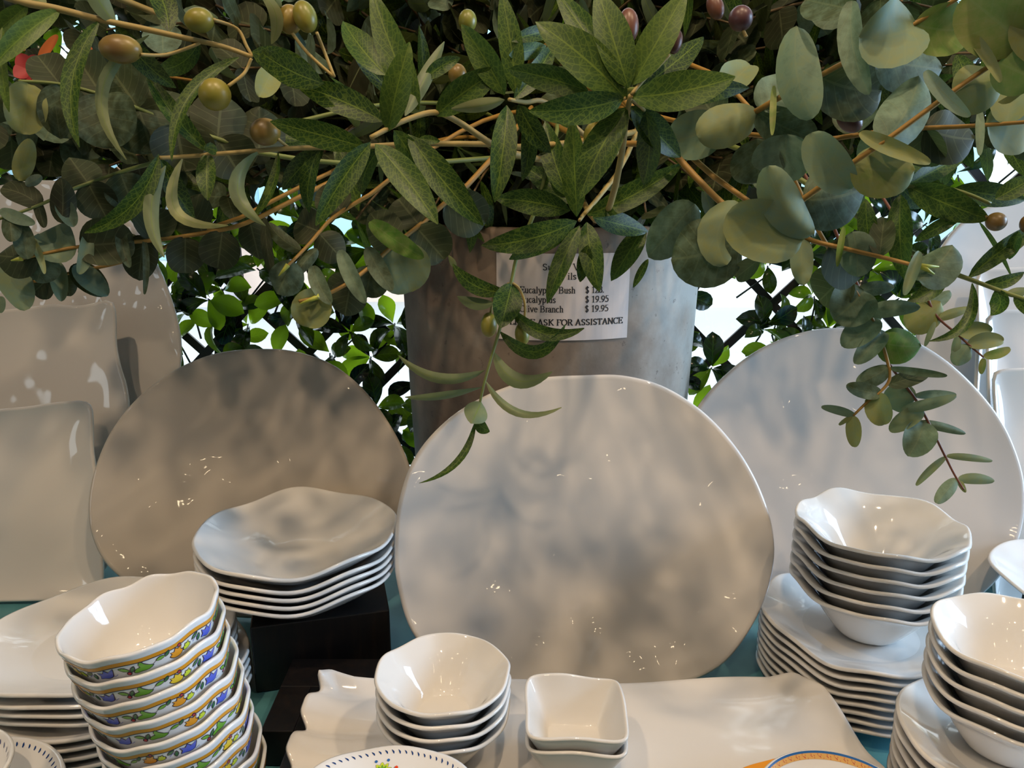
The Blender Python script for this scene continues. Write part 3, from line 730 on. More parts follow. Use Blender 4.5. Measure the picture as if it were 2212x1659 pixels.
platter('round_platter', [(1262, 811), (1350, 812), (1440, 838), (1530, 900), (1605, 990), (1652, 1090), (1668, 1180), (1655, 1280), (1610, 1390), (1545, 1475), (1440, 1520), (1262, 1532), (1080, 1520),
                          (960, 1465), (893, 1385), (862, 1270), (856, 1180), (866, 1080), (900, 985), (970, 905), (1060, 850), (1160, 818)],
        .774, 20, 'large white round platter standing in the centre against the planter', M_PLATTER, seed=1, wob=.0018)
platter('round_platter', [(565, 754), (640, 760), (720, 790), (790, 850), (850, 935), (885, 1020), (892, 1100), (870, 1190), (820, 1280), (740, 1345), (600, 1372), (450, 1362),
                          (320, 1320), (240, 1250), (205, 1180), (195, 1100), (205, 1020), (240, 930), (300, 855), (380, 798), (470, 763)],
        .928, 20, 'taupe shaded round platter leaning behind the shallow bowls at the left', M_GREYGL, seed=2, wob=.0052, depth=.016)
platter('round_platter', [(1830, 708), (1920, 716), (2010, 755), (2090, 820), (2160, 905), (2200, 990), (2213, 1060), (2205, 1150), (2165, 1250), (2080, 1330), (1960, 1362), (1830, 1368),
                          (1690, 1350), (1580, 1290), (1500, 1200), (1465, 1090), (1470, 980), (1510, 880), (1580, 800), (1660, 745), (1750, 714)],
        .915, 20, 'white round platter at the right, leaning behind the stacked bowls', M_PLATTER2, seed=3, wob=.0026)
platter('oval_platter', [(95, 388), (180, 400), (260, 455), (325, 550), (368, 650), (386, 745), (372, 850), (330, 960), (260, 1080), (180, 1180), (95, 1215), (0, 1180), (-90, 1080), (-150, 950),
                         (-185, 800), (-180, 650), (-130, 510), (-50, 420), (20, 395)],
        1.125, 16, 'tall white oval platter at the back left behind the square trays', M_PLATTER, seed=4, wob=.002)
platter('oval_platter', [(2230, 430), (2140, 445), (2065, 495), (2015, 580), (1990, 680), (1984, 780), (2000, 900), (2050, 1040), (2130, 1150), (2230, 1200), (2330, 1150), (2410, 1040), (2450, 900), (2455, 760), (2430, 620), (2380, 510), (2310, 450)],
        1.10, 16, 'tall cream oval platter at the back right behind the rectangular trays', M_PLATTER, seed=5, wob=.002)
def rect_px(xl, xr, yt, yb, wl=0, wr=0, wt=0, rc=22, seed=0):
    rn = random.Random(seed); pts = []
    ph = rn.uniform(0, 6)
    for k in range(6):
        f_ = k/5; pts.append((xl+rc+(xr-xl-2*rc)*f_, yt + wt*math.sin(f_*7+ph)))
    pts.append((xr-rc*.25, yt+rc*.3+wt*math.sin(7+ph)))
    for k in range(6):
        f_ = k/5; pts.append((xr + wr*math.sin(f_*7.5+ph+1.2), yt+rc+8+(yb-yt-2*rc)*f_))
    pts.append((xr-rc*.3, yb-rc*.3))
    for k in range(4): f_ = k/3; pts.append((xr-rc-(xr-xl-2*rc)*f_, yb))
    pts.append((xl+rc*.3, yb-rc*.3))
    for k in range(6):
        f_ = k/5; pts.append((xl + wl*math.sin(f_*7.5+ph), yb-rc-(yb-yt-2*rc)*f_))
    pts.append((xl+rc*.25, yt+rc*.3))
    return pts
platter('rectangular_tray', [(-240, 690), (-120, 675), (0, 668), (60, 661), (110, 655), (160, 658), (200, 652), (225, 646), (241, 655), (246, 690), (247, 740), (256, 790), (268, 830), (273, 880), (264, 940), (245, 1010), (238, 1100), (235, 1190), (225, 1262), (200, 1280), (0, 1285), (-200, 1285), (-250, 1260), (-262, 1000), (-258, 720)],
        1.045, 18, 'large white wavy rectangular tray leaning at the left, behind the smaller one', M_RTRAY, seed=6, wob=.003, lip=7, depth=.010, cat='tray')
platter('rectangular_tray', [(-240, 905), (-100, 896), (0, 884), (60, 878), (110, 870), (150, 866), (178, 866), (193, 880), (196, 920), (196, 960), (200, 1000), (208, 1060), (213, 1130), (214, 1200), (214, 1290), (195, 1322), (60, 1328), (-120, 1330), (-235, 1325), (-255, 1290), (-262, 1100), (-255, 930)],
        .968, 18, 'smaller white rectangular tray leaning foremost at the left edge', M_RTRAY, seed=7, wob=.003, lip=7, depth=.010, cat='tray')
platter('rectangular_tray', rect_px(2112, 2480, 576, 1255, wl=5, wt=3, seed=3), 1.045, 17, 'white wavy tray leaning at the far right, rearmost of three', M_RTRAY, seed=8, wob=.002, lip=7, cat='tray')
platter('rectangular_tray', rect_px(2138, 2470, 672, 1292, wl=4, wt=3, seed=5), 1.0, 17, 'white wavy tray leaning at the far right, middle of three', M_RTRAY, seed=9, wob=.002, lip=7, cat='tray')
platter('rectangular_tray', rect_px(2152, 2450, 796, 1325, wl=4, wt=2, seed=9), .962, 17, 'white tray leaning at the far right, foremost and smallest of three', M_RTRAY, seed=10, wob=.002, lip=7, cat='tray')

# long wavy tray lying on the board
b = MB(); nx, ny = 150, 60
def tray_pt(i, j):
    s_, q = i/nx, j/ny
    y = .566 + .156*q
    lobe = math.sin(q*PI*3.1 + .4)
    nt = abs(math.cos(PI*(y-.655)/.052))**5; xl = -.209 + .009*nt; xr = .327 + .006*math.sin(q*5) - .012*max(0, q-.85)/.15
    x = xl + (xr-xl)*s_
    d = min(s_*(xr-xl), (1-s_)*(xr-xl)); dy = min(q, 1-q)*.156
    y += .003*math.sin(s_*9) * (abs(q-.5)*2)**2
    if q > .5: y += (.010*max(0, 1-abs(s_-.985)/.06) + .006*max(0, 1-abs(s_-.03)/.05)) * (q-.5)*2
    z = .0435 + .010*math.exp(-d/.022) + .011*math.exp(-dy/.016)
    fade = math.exp(-s_*(xr-xl)/.06); fr = math.exp(-(1-s_)*(xr-xl)/.05)
    z += (.004 - .010*nt)*fade + .006*math.sin(q*9+1)*fr
    z += .0025*math.sin(s_*14+q*2)*math.exp(-dy/.02)
    # rounded corners
    return Vector((x, y, Z0 + max(z, .0418)))
G = [[tray_pt(i, j) for i in range(nx+1)] for j in range(ny+1)]
def inc(i, j):
    s_, q = i/nx, j/ny; w_, h_ = .54, .156; rx = .022
    dx = min(s_, 1-s_)*w_; dy = min(q, 1-q)*h_
    return dx, dy
for j in range(ny+1):
    for i in range(nx+1):
        dx, dy = inc(i, j); r_ = .022
        if dx < r_ and dy < r_:
            cxs = r_-dx; cys = r_-dy; L = math.hypot(cxs, cys); m_ = max(cxs, cys)
            if L > 0:
                k = m_/L; sgx = 1 if i < nx/2 else -1; sgy = 1 if j < ny/2 else -1
                G[j][i] += Vector((sgx*(cxs - cxs*k), sgy*(cys - cys*k), 0))
T_ = [[b.vert(p) for p in row] for row in G]; U_ = [[b.vert(p - Vector((0, 0, .0045))) for p in row] for row in G]
zmin = min(p.z for r in G for p in r)
for j in range(ny):
    for i in range(nx):
        b.face([T_[j][i], T_[j][i+1], T_[j+1][i+1], T_[j+1][i]]); b.face([U_[j][i], U_[j+1][i], U_[j+1][i+1], U_[j][i+1]])
edge = [(0, i) for i in range(nx)] + [(j, nx) for j in range(ny)] + [(ny, i) for i in range(nx, 0, -1)] + [(j, 0) for j in range(ny, 0, -1)]
mid = []
for j, i in edge:
    p = G[j][i]; o_ = Vector((-1 if i == 0 else (1 if i == nx else 0), -1 if j == 0 else (1 if j == ny else 0), 0)).normalized()
    mid.append(b.vert(p + o_*.002 - Vector((0, 0, .00225))))
for k in range(len(edge)):
    q = (k+1) % len(edge); (j0, i0), (j1, i1) = edge[k], edge[q]
    b.face([T_[j0][i0], mid[k], mid[q], T_[j1][i1]]); b.face([mid[k], U_[j0][i0], U_[j1][i1], mid[q]])
o = b.build('wavy_tray', M_TRAY); o.location.z = .0032
tag(o, 'long white wavy-edged tray lying under the small bowls', 'tray')

# ------------------------------------------------------------------ planter and price card
PC = Vector((.053, 1.115, Z0)); PR = .2; PH = .515
e = empty('concrete_planter', PC, 'tall grey concrete cylinder planter holding the branches behind the centre platter', 'planter')
prof = [(0, .001), (.176, .001), (.187, .006), (.190, .02), (.200, .25), (.208, PH-.01), (.207, PH-.002), (.202, PH), (.196, PH-.002), (.194, PH-.02), (.190, PH-.10), (0, PH-.10)]
b = MB(); n = 96; rows = []
for r, z in prof: rows.append([b.vert((r*math.cos(2*PI*k/n), r*math.sin(2*PI*k/n), z)) for k in range(n)] if r else [b.vert((0, 0, z))]*n)
for i in range(len(prof)-1):
    for k in range(n):
        q = (k+1) % n; f_ = [rows[i][k], rows[i][q], rows[i+1][q], rows[i+1][k]]
        f_ = list(dict.fromkeys(f_)); b.face(f_)
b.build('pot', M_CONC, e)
b = MB(); b2 = []
for k in range(n): b2.append(b.vert((.188*math.cos(2*PI*k/n), .188*math.sin(2*PI*k/n), PH-.075)))
c = b.vert((0, 0, PH-.065))
for k in range(n): b.face([c, b2[k], b2[(k+1) % n]])
b.build('moss', mat('dark_moss', (.02, .025, .012), .9), e)

def wall_r(z): h = z - Z0; return .192 + (.208-.192)*min(1, max(0, h/.505))
cc = PY(1216, 643, .93)
cphi = math.asin((cc.x-PC.x)/.206)
cc = PY(1216, 643, PC.y - .206*math.cos(cphi))
CW, CH = .163, .1
def card(a, b_, off=0):      # a to the right, b_ up from the card centre
    z = cc.z + b_; R_ = wall_r(z) + .0006 + off
    ph = cphi + a/R_
    return Vector((PC.x + R_*math.sin(ph), PC.y - R_*math.cos(ph), z))
def half(px_, py_):
    return PY(px_, py_, PC.y - .2)
# card corners in the photo sit at 1067..1365 across, 552..735 down
CW = (1365-1067)/FPX * 1.0 * (cc - CAMP).dot(FWD); CH = (735-552)/FPX * (cc - CAMP).dot(FWD) / math.cos(PITCH)*1.0
b = MB(); NX = 24
g = [[b.vert(card(-CW/2 + CW*i/NX, CH*(j-.5), of)) for i in range(NX+1)] for of in (.0004, .0009) for j in (0, 1)]
for i in range(NX):
    b.face([g[2][i], g[2][i+1], g[3][i+1], g[3][i]]); b.face([g[0][i], g[1][i], g[1][i+1], g[0][i+1]])
    b.face([g[3][i], g[3][i+1], g[1][i+1], g[1][i]]); b.face([g[2][i+1], g[2][i], g[0][i], g[0][i+1]])
b.face([g[2][0], g[3][0], g[1][0], g[0][0]]); b.face([g[2][NX], g[0][NX], g[1][NX], g[3][NX]])
pc = empty('price_card', cc, 'white printed price card for eucalyptus and olive branches stuck on the planter', 'card')
part(b, 'card_sheet', M_PAPER, pc, smooth=False)
def arc(cx, cy, rx, ry, a0, a1, n=10): return [(cx+rx*math.cos(rad(a0+(a1-a0)*k/n)), cy+ry*math.sin(rad(a0+(a1-a0)*k/n))) for k in range(n+1)]
def ser(x, y, w_=.09): return [(x-w_, y), (x+w_, y)]
XH = .66
G_ = {
 'S': (.56, [arc(.27, .74, .17, .24, 20, 200) + arc(.27, .26, .19, .24, 150, -170, 12)[0:0] + [(.12, .62), (.40, .40)] + arc(.27, .26, .18, .25, 35, -160)]),
 'u': (.5, [[(.12, XH), (.12, .2)] + arc(.25, .18, .13, .17, 180, 340), [(.38, XH), (.38, 0)], [(.03, XH), (.12, XH)], [(.30, XH), (.38, XH)], [(.38, 0), (.47, .02)]]),
 'm': (.78, [[(.12, XH), (.12, 0)], arc(.25, .45, .13, .21, 170, 0) + [(.38, 0)], arc(.52, .45, .13, .21, 170, 0) + [(.65, 0)], ser(.12, 0), ser(.38, 0), ser(.66, 0), [(.03, XH), (.12, XH)]]),
 'V': (.72, [[(.1, 1), (.37, 0)], [(.37, 0), (.62, 1)], ser(.1, 1), ser(.63, 1)]),
 'i': (.28, [[(.14, XH), (.14, 0)], ser(.14, 0), [(.05, XH), (.14, XH)], [(.14, .98), (.14, .86)]]),
 'l': (.28, [[(.14, 1), (.14, 0)], ser(.14, 0), [(.05, 1), (.14, 1)]]),
 's': (.39, [arc(.19, .49, .12, .17, 20, 200) + [(.10, .42), (.28, .27)] + arc(.19, .17, .12, .17, 35, -160)]),
 'E': (.61, [[(.15, 1), (.15, 0)], [(.03, 1), (.54, 1), (.54, .86)], [(.03, 0), (.55, 0), (.57, .18)], [(.15, .52), (.42, .52)], [(.42, .42), (.42, .62)]]),
 'c': (.44, [arc(.24, .33, .17, .33, 50, 310, 14)]),
 'a': (.44, [arc(.19, .48, .13, .18, 170, 0) + [(.32, .1), (.38, 0), (.43, .04)], arc(.18, .17, .13, .17, 60, 340, 12) + [(.32, .15)], [(.12, .32), (.32, .42)]]),
 'y': (.5, [[(.08, XH), (.27, 0)], [(.44, XH), (.22, -.22), (.10, -.28), (.04, -.24)], ser(.09, XH), ser(.42, XH)]),
 'p': (.5, [[(.12, XH), (.12, -.30)], arc(.26, .33, .18, .33, 160, -160, 14), ser(.12, -.30), [(.03, XH), (.12, XH)]]),
 't': (.28, [[(.12, .86), (.12, .1), (.18, 0), (.27, .06)], [(.02, XH), (.26, XH)]]),
 'B': (.67, [[(.15, 1), (.15, 0)], [(.03, 1), (.30, 1)] + arc(.32, .76, .19, .24, 90, -90) + [(.15, .52)], [(.32, .52)] + arc(.34, .26, .23, .26, 90, -90) + [(.03, 0)]]),
 'h': (.5, [[(.12, 1), (.12, 0)], arc(.25, .45, .14, .21, 170, 0) + [(.39, 0)], ser(.12, 0), ser(.39, 0), [(.03, 1), (.12, 1)]]),
 '$': (.5, [arc(.25, .74, .16, .22, 20, 200) + [(.12, .62), (.36, .40)] + arc(.25, .26, .17, .24, 35, -160), [(.25, 1.08), (.25, -.1)]]),
 '1': (.5, [[(.14, .86), (.27, 1), (.27, 0)], ser(.27, 0, .12)]),
 '2': (.5, [arc(.24, .74, .17, .25, 160, -20) + [(.34, .45), (.06, 0), (.44, 0), (.47, .16)]]),
 '8': (.5, [arc(.25, .76, .15, .23, 0, 360, 16), arc(.25, .27, .18, .27, 0, 360, 16)]),
 '9': (.5, [arc(.25, .68, .18, .31, 0, 360, 16), [(.43, .66), (.38, .3), (.22, .06), (.08, 0)]]),
 '5': (.5, [[(.44, 1), (.17, 1), (.12, .6)] + arc(.23, .32, .20, .31, 110, -140, 12)]),
 '.': (.25, [[(.12, .10), (.12, 0)]]),
 'O': (.72, [arc(.36, .5, .31, .5, 0, 360, 22)]),
 'v': (.5, [[(.07, XH), (.26, 0)], [(.26, 0), (.43, XH)], ser(.08, XH), ser(.43, XH)]),
 'e': (.44, [[(.07, .38), (.39, .38)] + arc(.23, .33, .17, .33, 10, 315, 14)]),
 'r': (.33, [[(.12, XH), (.12, 0)], arc(.24, .46, .12, .20, 160, 50), ser(.12, 0), [(.03, XH), (.12, XH)]]),
 'n': (.5, [[(.12, XH), (.12, 0)], arc(.25, .45, .14, .21, 170, 0) + [(.39, 0)], ser(.12, 0), ser(.39, 0), [(.03, XH), (.12, XH)]]),
 'P': (.58, [[(.15, 1), (.15, 0)], [(.03, 1), (.28, 1)] + arc(.30, .74, .20, .26, 90, -90) + [(.15, .48)], ser(.15, 0, .12)]),
 'L': (.61, [[(.15, 1), (.15, 0)], [(.03, 0), (.55, 0), (.57, .2)], ser(.15, 1, .12)]),
 'A': (.72, [[(.36, 1), (.10, 0)], [(.36, 1), (.60, 0)], [(.18, .33), (.52, .33)], ser(.09, 0), ser(.61, 0, .11)]),
 'K': (.72, [[(.15, 1), (.15, 0)], [(.58, 1), (.18, .48)], [(.26, .58), (.62, 0)], ser(.15, 1, .12), ser(.15, 0, .12), ser(.58, 1), ser(.63, 0)]),
 'F': (.58, [[(.15, 1), (.15, 0)], [(.03, 1), (.52, 1), (.53, .84)], [(.15, .52), (.40, .52)], ser(.15, 0, .12)]),
 'R': (.68, [[(.15, 1), (.15, 0)], [(.03, 1), (.30, 1)] + arc(.32, .75, .20, .25, 90, -90) + [(.15, .50)], [(.32, .50), (.60, 0)], ser(.15, 0, .12), ser(.62, 0, .07)]),
 'T': (.61, [[(.30, 1), (.30, 0)], [(.05, .84), (.06, 1), (.55, 1), (.56, .84)], ser(.30, 0, .12)]),
 'N': (.72, [[(.12, 1), (.12, 0)], [(.12, 1), (.60, 0)], [(.60, 0), (.60, 1)], ser(.12, 0), ser(.08, 1), ser(.60, 1)]),
 'C': (.67, [arc(.37, .5, .30, .5, 45, 315, 20), [(.58, .85), (.60, 1)]]),
 'I': (.33, [[(.16, 1), (.16, 0)], ser(.16, 0, .12), ser(.16, 1, .12)]),
 ' ': (.27, [])}
def write(b, text, x, y, size, k=.10, t_=.045, width=None):
    tot = sum(G_[c][0] for c in text); sx = size if width is None else width/tot
    for ch in text:
        wd, st = G_[ch]
        for pl in st:
            P = [(x + p[0]*sx, y + p[1]*size) for p in pl]
            for q in range(len(P)-1):
                (x1, y1), (x2, y2) = P[q], P[q+1]; L = math.hypot(x2-x1, y2-y1)
                if L < 1e-9: continue
                ux, uy = (x2-x1)/L, (y2-y1)/L; hw = (t_ + (k-t_)*abs(uy))*size/2
                ex = min(hw*.5, L*.3)
                c4 = [(x1-ux*ex-uy*hw, y1-uy*ex+ux*hw), (x1-ux*ex+uy*hw, y1-uy*ex-ux*hw), (x2+ux*ex+uy*hw, y2+uy*ex-ux*hw), (x2+ux*ex-uy*hw, y2+uy*ex+ux*hw)]
                b.face([b.vert(card(u, v, .0012)) for u, v in c4])
        x += wd*sx
def write_on(b, fn, text, x, y, size, k, t_):
    global card
    old = card; card = fn
    write(b, text, x, y, size, k, t_); card = old
def cxy(px_, py_):   # photo position -> card coordinates
    return (px_-1216)*CW/298, (643.5-py_)*CH/183
b = MB(); cap = 13.2*CH/183
for tx, px_, py_, wd in (('Sum', 1168, 586, 38), ('Vi', 1233, 586, 22), ('ils', 1222, 605, 20), ('Eucalyptus Bush', 1119, 634, 121), ('Eucalyptus', 1119, 654, 79),
                         ('Olive Branch', 1119, 674, 96), ('$ 128.', 1262, 634, 43), ('$ 19.95', 1262, 654, 54), ('$ 19.95', 1262, 674, 54)):
    x_, y_ = cxy(px_, py_); write(b, tx, x_, y_, cap, .155, .075, wd*CW/298)
x_, y_ = cxy(1086, 702); write(b, 'PLEASE ASK FOR ASSISTANCE', x_, y_, 12.4*CH/183, .22, .075, 266*CW/298)
o = part(b, 'printed_text', M_INK, pc, smooth=False)

# ------------------------------------------------------------------ leaves
def prof_olive(s):
    return (math.sin(PI * s ** .88)) ** .75 if 0 < s < 1 else 0
def prof_disc(s): return math.sqrt(max(0, 1 - (2*s-1)**2)) ** .92
def prof_oval(s): return math.sqrt(max(0, 1 - (2*s-1)**2)) * (1 - .18*(s-.5))
def prof_hedge(s): return (math.sin(PI * s ** 1.35)) ** .8 if 0 < s < 1 else 0
PROF = {'o': prof_olive, 'd': prof_disc, 'v': prof_oval, 'h': prof_hedge}
def leaf(b, B, T, nrm, w_, kind='o', bend=None, roll=0, fold=.25, twist=0, tint=.5, nu=10, nv=2, ripple=0.0, curl=0.0):
    L = (T-B).length
    if L < 1e-5: return
    C = (B+T)/2 + (bend*2 if bend is not None else Vector((0, 0, 0)))
    pf = PROF[kind]; rows = []
    for i in range(nu+1):
        s_ = i/nu
        if kind in 'dv': s_ = .5 - .5*math.cos(PI*s_)
        P = B*(1-s_)**2 + C*2*s_*(1-s_) + T*s_**2
        D = (C-B)*(1-s_) + (T-C)*s_; D = D.normalized() if D.length > 1e-9 else (T-B).normalized()
        Nn = nrm - D*nrm.dot(D)
        Nn = Nn.normalized() if Nn.length > 1e-6 else D.orthogonal().normalized()
        ang = roll + twist*(s_-.3)
        Nn = Matrix.Rotation(ang, 3, D) @ Nn
        S = D.cross(Nn)
        hw = w_/2*pf(min(1, max(0, s_))) + .0004
        row = []
        for j in range(-nv, nv+1):
            x = j/nv
            z = fold*abs(x)**1.3*hw + ripple*w_*math.sin(s_*9+x*2)*abs(x) - curl*L*(s_-.4)**2
            row.append((b.vert(P + S*x*hw + Nn*z, tint), (s_, (x+1)/2)))
        rows.append(row)
    for i in range(nu):
        for j in range(2*nv):
            q = [rows[i][j], rows[i+1][j], rows[i+1][j+1], rows[i][j+1]]
            b.face([a[0] for a in q[::-1]], [a[1] for a in q[::-1]])

MOUTH = PC + Vector((0, 0, PH - .07))
def bez(p, n):
    out = []
    for k in range(n+1):
        t_ = k/n; q = list(p)
        while len(q) > 1: q = [q[i]*(1-t_) + q[i+1]*t_ for i in range(len(q)-1)]
        out.append(q[0])
    return out
def smooth3(pts, n=5):
    out = []; P = [pts[0]] + pts + [pts[-1]]
    for k in range(1, len(P)-2):
        a, p, q, d = P[k-1:k+3]
        for i in range(n):
            t_ = i/n; out.append((p*2 + (q-a)*t_ + (a*2-p*5+q*4-d)*t_*t_ + (p*3-a-q*3+d)*t_**3)*.5)
    out.append(pts[-1]); return out
BR = 0
def branch(name, label, cat, stem, t0, t1, leaves, smat, lmat, olives=(), r=.0026, group=None, buds=(), lift=.22, mouth_off=None, rise=None):
    """stem: photo polyline root->tip at depth t0..t1; leaves: (kind,bx,by,tx,ty,w,bend,roll,dt,tint[,twist])"""
    global BR
    BR += 1; rn = random.Random(BR)
    n = len(stem); ts = [t0 + (t1-t0)*k/max(1, n-1) for k in range(n)]
    SP = [PT(x, y, t_) for (x, y), t_ in zip(stem, ts)]
    mo = MOUTH + Vector((rn.uniform(-.09, .09), rn.uniform(-.10, .05), 0))
    first = SP[0]; d0 = (SP[1]-SP[0]).normalized() if n > 1 else Vector((0, -1, 0))
    L = (first - mo).length
    back = [mo, mo + Vector((0, 0, lift)) + (first-mo)*.12, first - d0*L*.45 + Vector((0, 0, rise if rise is not None else .03)), first]
    e = empty(name, mo, label, cat, group)
    b = MB(); b.tube(bez(back, 16)[:-1] + smooth3(SP, 5), r*1.25, r*.6)
    for bx_, by_, tx_, ty_ in buds:
        t_ = t1; b.tube([PT(bx_, by_, t_), PT((bx_+tx_)/2, (by_+ty_)/2, t_-.001), PT(tx_, ty_, t_)], .0024, .0006, m=1)
    part(b, 'stem', [smat, M_BUD], e)
    b = MB()
    def depth_at(x, y):
        best = (1e9, t0)
        for k in range(n-1):
            (x1, y1), (x2, y2) = stem[k], stem[k+1]; L2 = (x2-x1)**2+(y2-y1)**2
            f_ = max(0, min(1, ((x-x1)*(x2-x1)+(y-y1)*(y2-y1))/L2)) if L2 else 0
            d_ = math.hypot(x-x1-(x2-x1)*f_, y-y1-(y2-y1)*f_)
            if d_ < best[0]: best = (d_, ts[k] + (ts[k+1]-ts[k])*f_)
        return best[1]
    for lf in leaves:
        kd, bx_, by_, tx_, ty_, w_, bd, ro, dt, ti = lf[:10]; tw = lf[10] if len(lf) > 10 else rn.uniform(-.3, .3)
        tb = depth_at(bx_, by_); tt = tb + dt
        B = PT(bx_, by_, tb); T = PT(tx_, ty_, tt); mdp = (tb+tt)/2
        L = math.hypot(tx_-bx_, ty_-by_) or 1
        perp = (-(ty_-by_)/L, (tx_-bx_)/L)
        rg = (Vector((1, 0, 0))*perp[0] - UPV*perp[1]) * (bd*mdp/FPX)
        nrm = (CAMP - (B+T)/2).normalized()
        rg += nrm * (math.hypot(tx_-bx_, ty_-by_)*mdp/FPX*rn.uniform(.02, .09))
        nrm = (nrm + Vector((rn.uniform(-.25, .25), 0, rn.uniform(-.1, .35)))).normalized()
        leaf(b, B, T, nrm, w_*mdp/FPX, kd, rg, rad(ro), fold=rn.uniform(.12, .35) if kd == 'o' else rn.choice([-.45, -.25, .2, .35, .5]), twist=tw,
             tint=ti + rn.uniform(-.06, .06), nu=12, nv=3, ripple=.02 if kd == 'o' else .03)
    part(b, 'foliage', lmat, e)
    for ol in olives:
        cx_, cy_, rx, ry, rot, mt, dtt, stalk = ol
        t_ = depth_at(cx_, cy_) + dtt; c = PT(cx_, cy_, t_); s_ = t_/FPX
        ca, sa = math.cos(rad(rot)), math.sin(rad(rot))
        X = (Vector((1, 0, 0))*ca + UPV*sa)*rx*s_; Zv = (-Vector((1, 0, 0))*sa + UPV*ca)*ry*s_
        Yv = FWD*min(rx, ry)*s_
        bb = MB(); bb.ellipsoid(c, (X, -Yv, Zv), 18, 12); oo = part(bb, 'olive', {'g': M_OLV_G, 'b': M_OLV_B, 'p': M_OLV_P}[mt], e)
        if mt == 'p': oo['label'] = 'dark purple ripe olive'
        if stalk:
            sp = [PT(x, y, (t_ if k == 0 else depth_at(x, y))) for k, (x, y) in enumerate(stalk)]
            bb = MB(); bb.tube(smooth3(sp, 5), .0013, .0013); st = part(bb, 'stalk', M_STEM_Y, e)
            st.parent = oo
    return e

OB = lambda label, *a, **k: branch('olive_branch', label, 'branch', *a, **k)
EB = lambda label, *a, **k: branch('eucalyptus_branch', label, 'branch', *a, **k)
sp = PY(604, 680, 9.25)
e = bpy.data.objects['shop_building.001']
b = MB(); b.box((sp.x-.13, 9.22, sp.z-.13), (sp.x+.13, 9.26, sp.z+.10)); part(b, 'sign_board', mat('white_sign_paint', (.85, .87, .87), .5), e, smooth=False)
b = MB(); write_on(b, lambda x, y, of: Vector((sp.x + x, 9.215, sp.z + y)), 'REE', -.09, .0, .085, .20, .08)
part(b, 'sign_lettering', mat('green_sign_paint', (.02, .35, .28), .5), e, smooth=False)
# ---- olive branches (hand placed)
OB('olive branch arching across the top left with five green olives', [(-80, -40), (40, 2), (120, 18), (215, 42), (310, 62), (400, 82), (480, 100), (545, 123)], .56, .60, [
 ('o', 215, 44, 172, 318, 40, 38, 20, -.01, .45), ('o', 322, 76, 273, 345, 24, 78, 150, .0, .5, 1.2), ('o', 130, 22, -20, 150, 46, 10, 20, -.02, .75),
 ('o', 250, 50, 188, -70, 40, -10, 180, -.02, .5), ('o', 516, 124, 371, 348, 30, 45, 20, -.02, .5), ('o', 543, 112, 706, 204, 64, -10, 0, .0, .35),
 ('o', 365, 70, 318, -50, 50, 12, 10, .02, .15), ('o', 5, 60, 20, 242, 24, 8, 30, 0, .7), ('o', 60, 10, -30, 90, 40, 0, 0, .01, .8), ('o', 100, 15, 10, -60, 40, 0, 180, .01, .6),
 ('o', 600, 40, 556, -60, 26, 12, 180, -.03, .8), ('o', 586, 95, 555, -20, 26, 26, 180, -.02, .8), ('o', 430, 90, 330, 150, 40, -20, 0, .05, .2), ('o', 250, 55, 380, 190, 44, 10, 10, .05, .1)],
 M_STEM_Y, M_OLEAF, [(260, 106, 46, 30, -4, 'b', -.01, [(304, 118), (360, 118), (425, 96), (432, 88)]), (430, 44, 32, 26, 5, 'g', -.01, [(460, 42), (512, 62), (533, 100), (545, 122)]),
  (464, 204, 34, 34, 0, 'g', -.02, [(494, 185), (528, 158), (543, 126)]), (626, 42, 27, 31, 0, 'b', .0, [(630, 70), (665, 115), (720, 165)]), (659, 36, 25, 35, 20, 'g', -.01, [(684, 70), (700, 110), (722, 166)])], r=.0028)
OB('olive twig running left beneath the top branch with drooping hooked leaves', [(1120, 318), (1057, 312), (909, 311), (760, 318), (625, 321), (490, 331), (388, 339), (345, 341)], .68, .62, [
 ('o', 343, 333, 182, 503, 40, -34, 0, -.01, .45), ('o', 395, 341, 493, 487, 24, 76, 170, -.01, .75, .5), ('o', 358, 358, 355, 556, 30, 30, 175, -.01, .4, .3),
 ('o', 449, 330, 449, 433, 40, 3, 0, -.01, .5), ('o', 564, 324, 574, 488, 34, 56, 150, -.01, .5, 1.6), ('o', 601, 331, 545, 472, 22, -14, 20, 0, .4),
 ('o', 449, 327, 315, 155, 40, -10, 10, -.02, .4), ('o', 470, 325, 440, 318, 24, 0, 0, -.01, .5), ('o', 700, 320, 610, 410, 44, 6, 0, .03, .1), ('o', 345, 341, 420, 470, 44, 6, 0, .04, .15),
 ('o', 690, 320, 668, 460, 40, 12, 30, .02, .3), ('o', 830, 312, 780, 420, 40, 12, 10, .04, .2)],
 M_STEM_Y, M_OLEAF, [(573, 285, 33, 29, 0, 'b', -.01, [(600, 300), (615, 312), (625, 320)])], r=.0026)
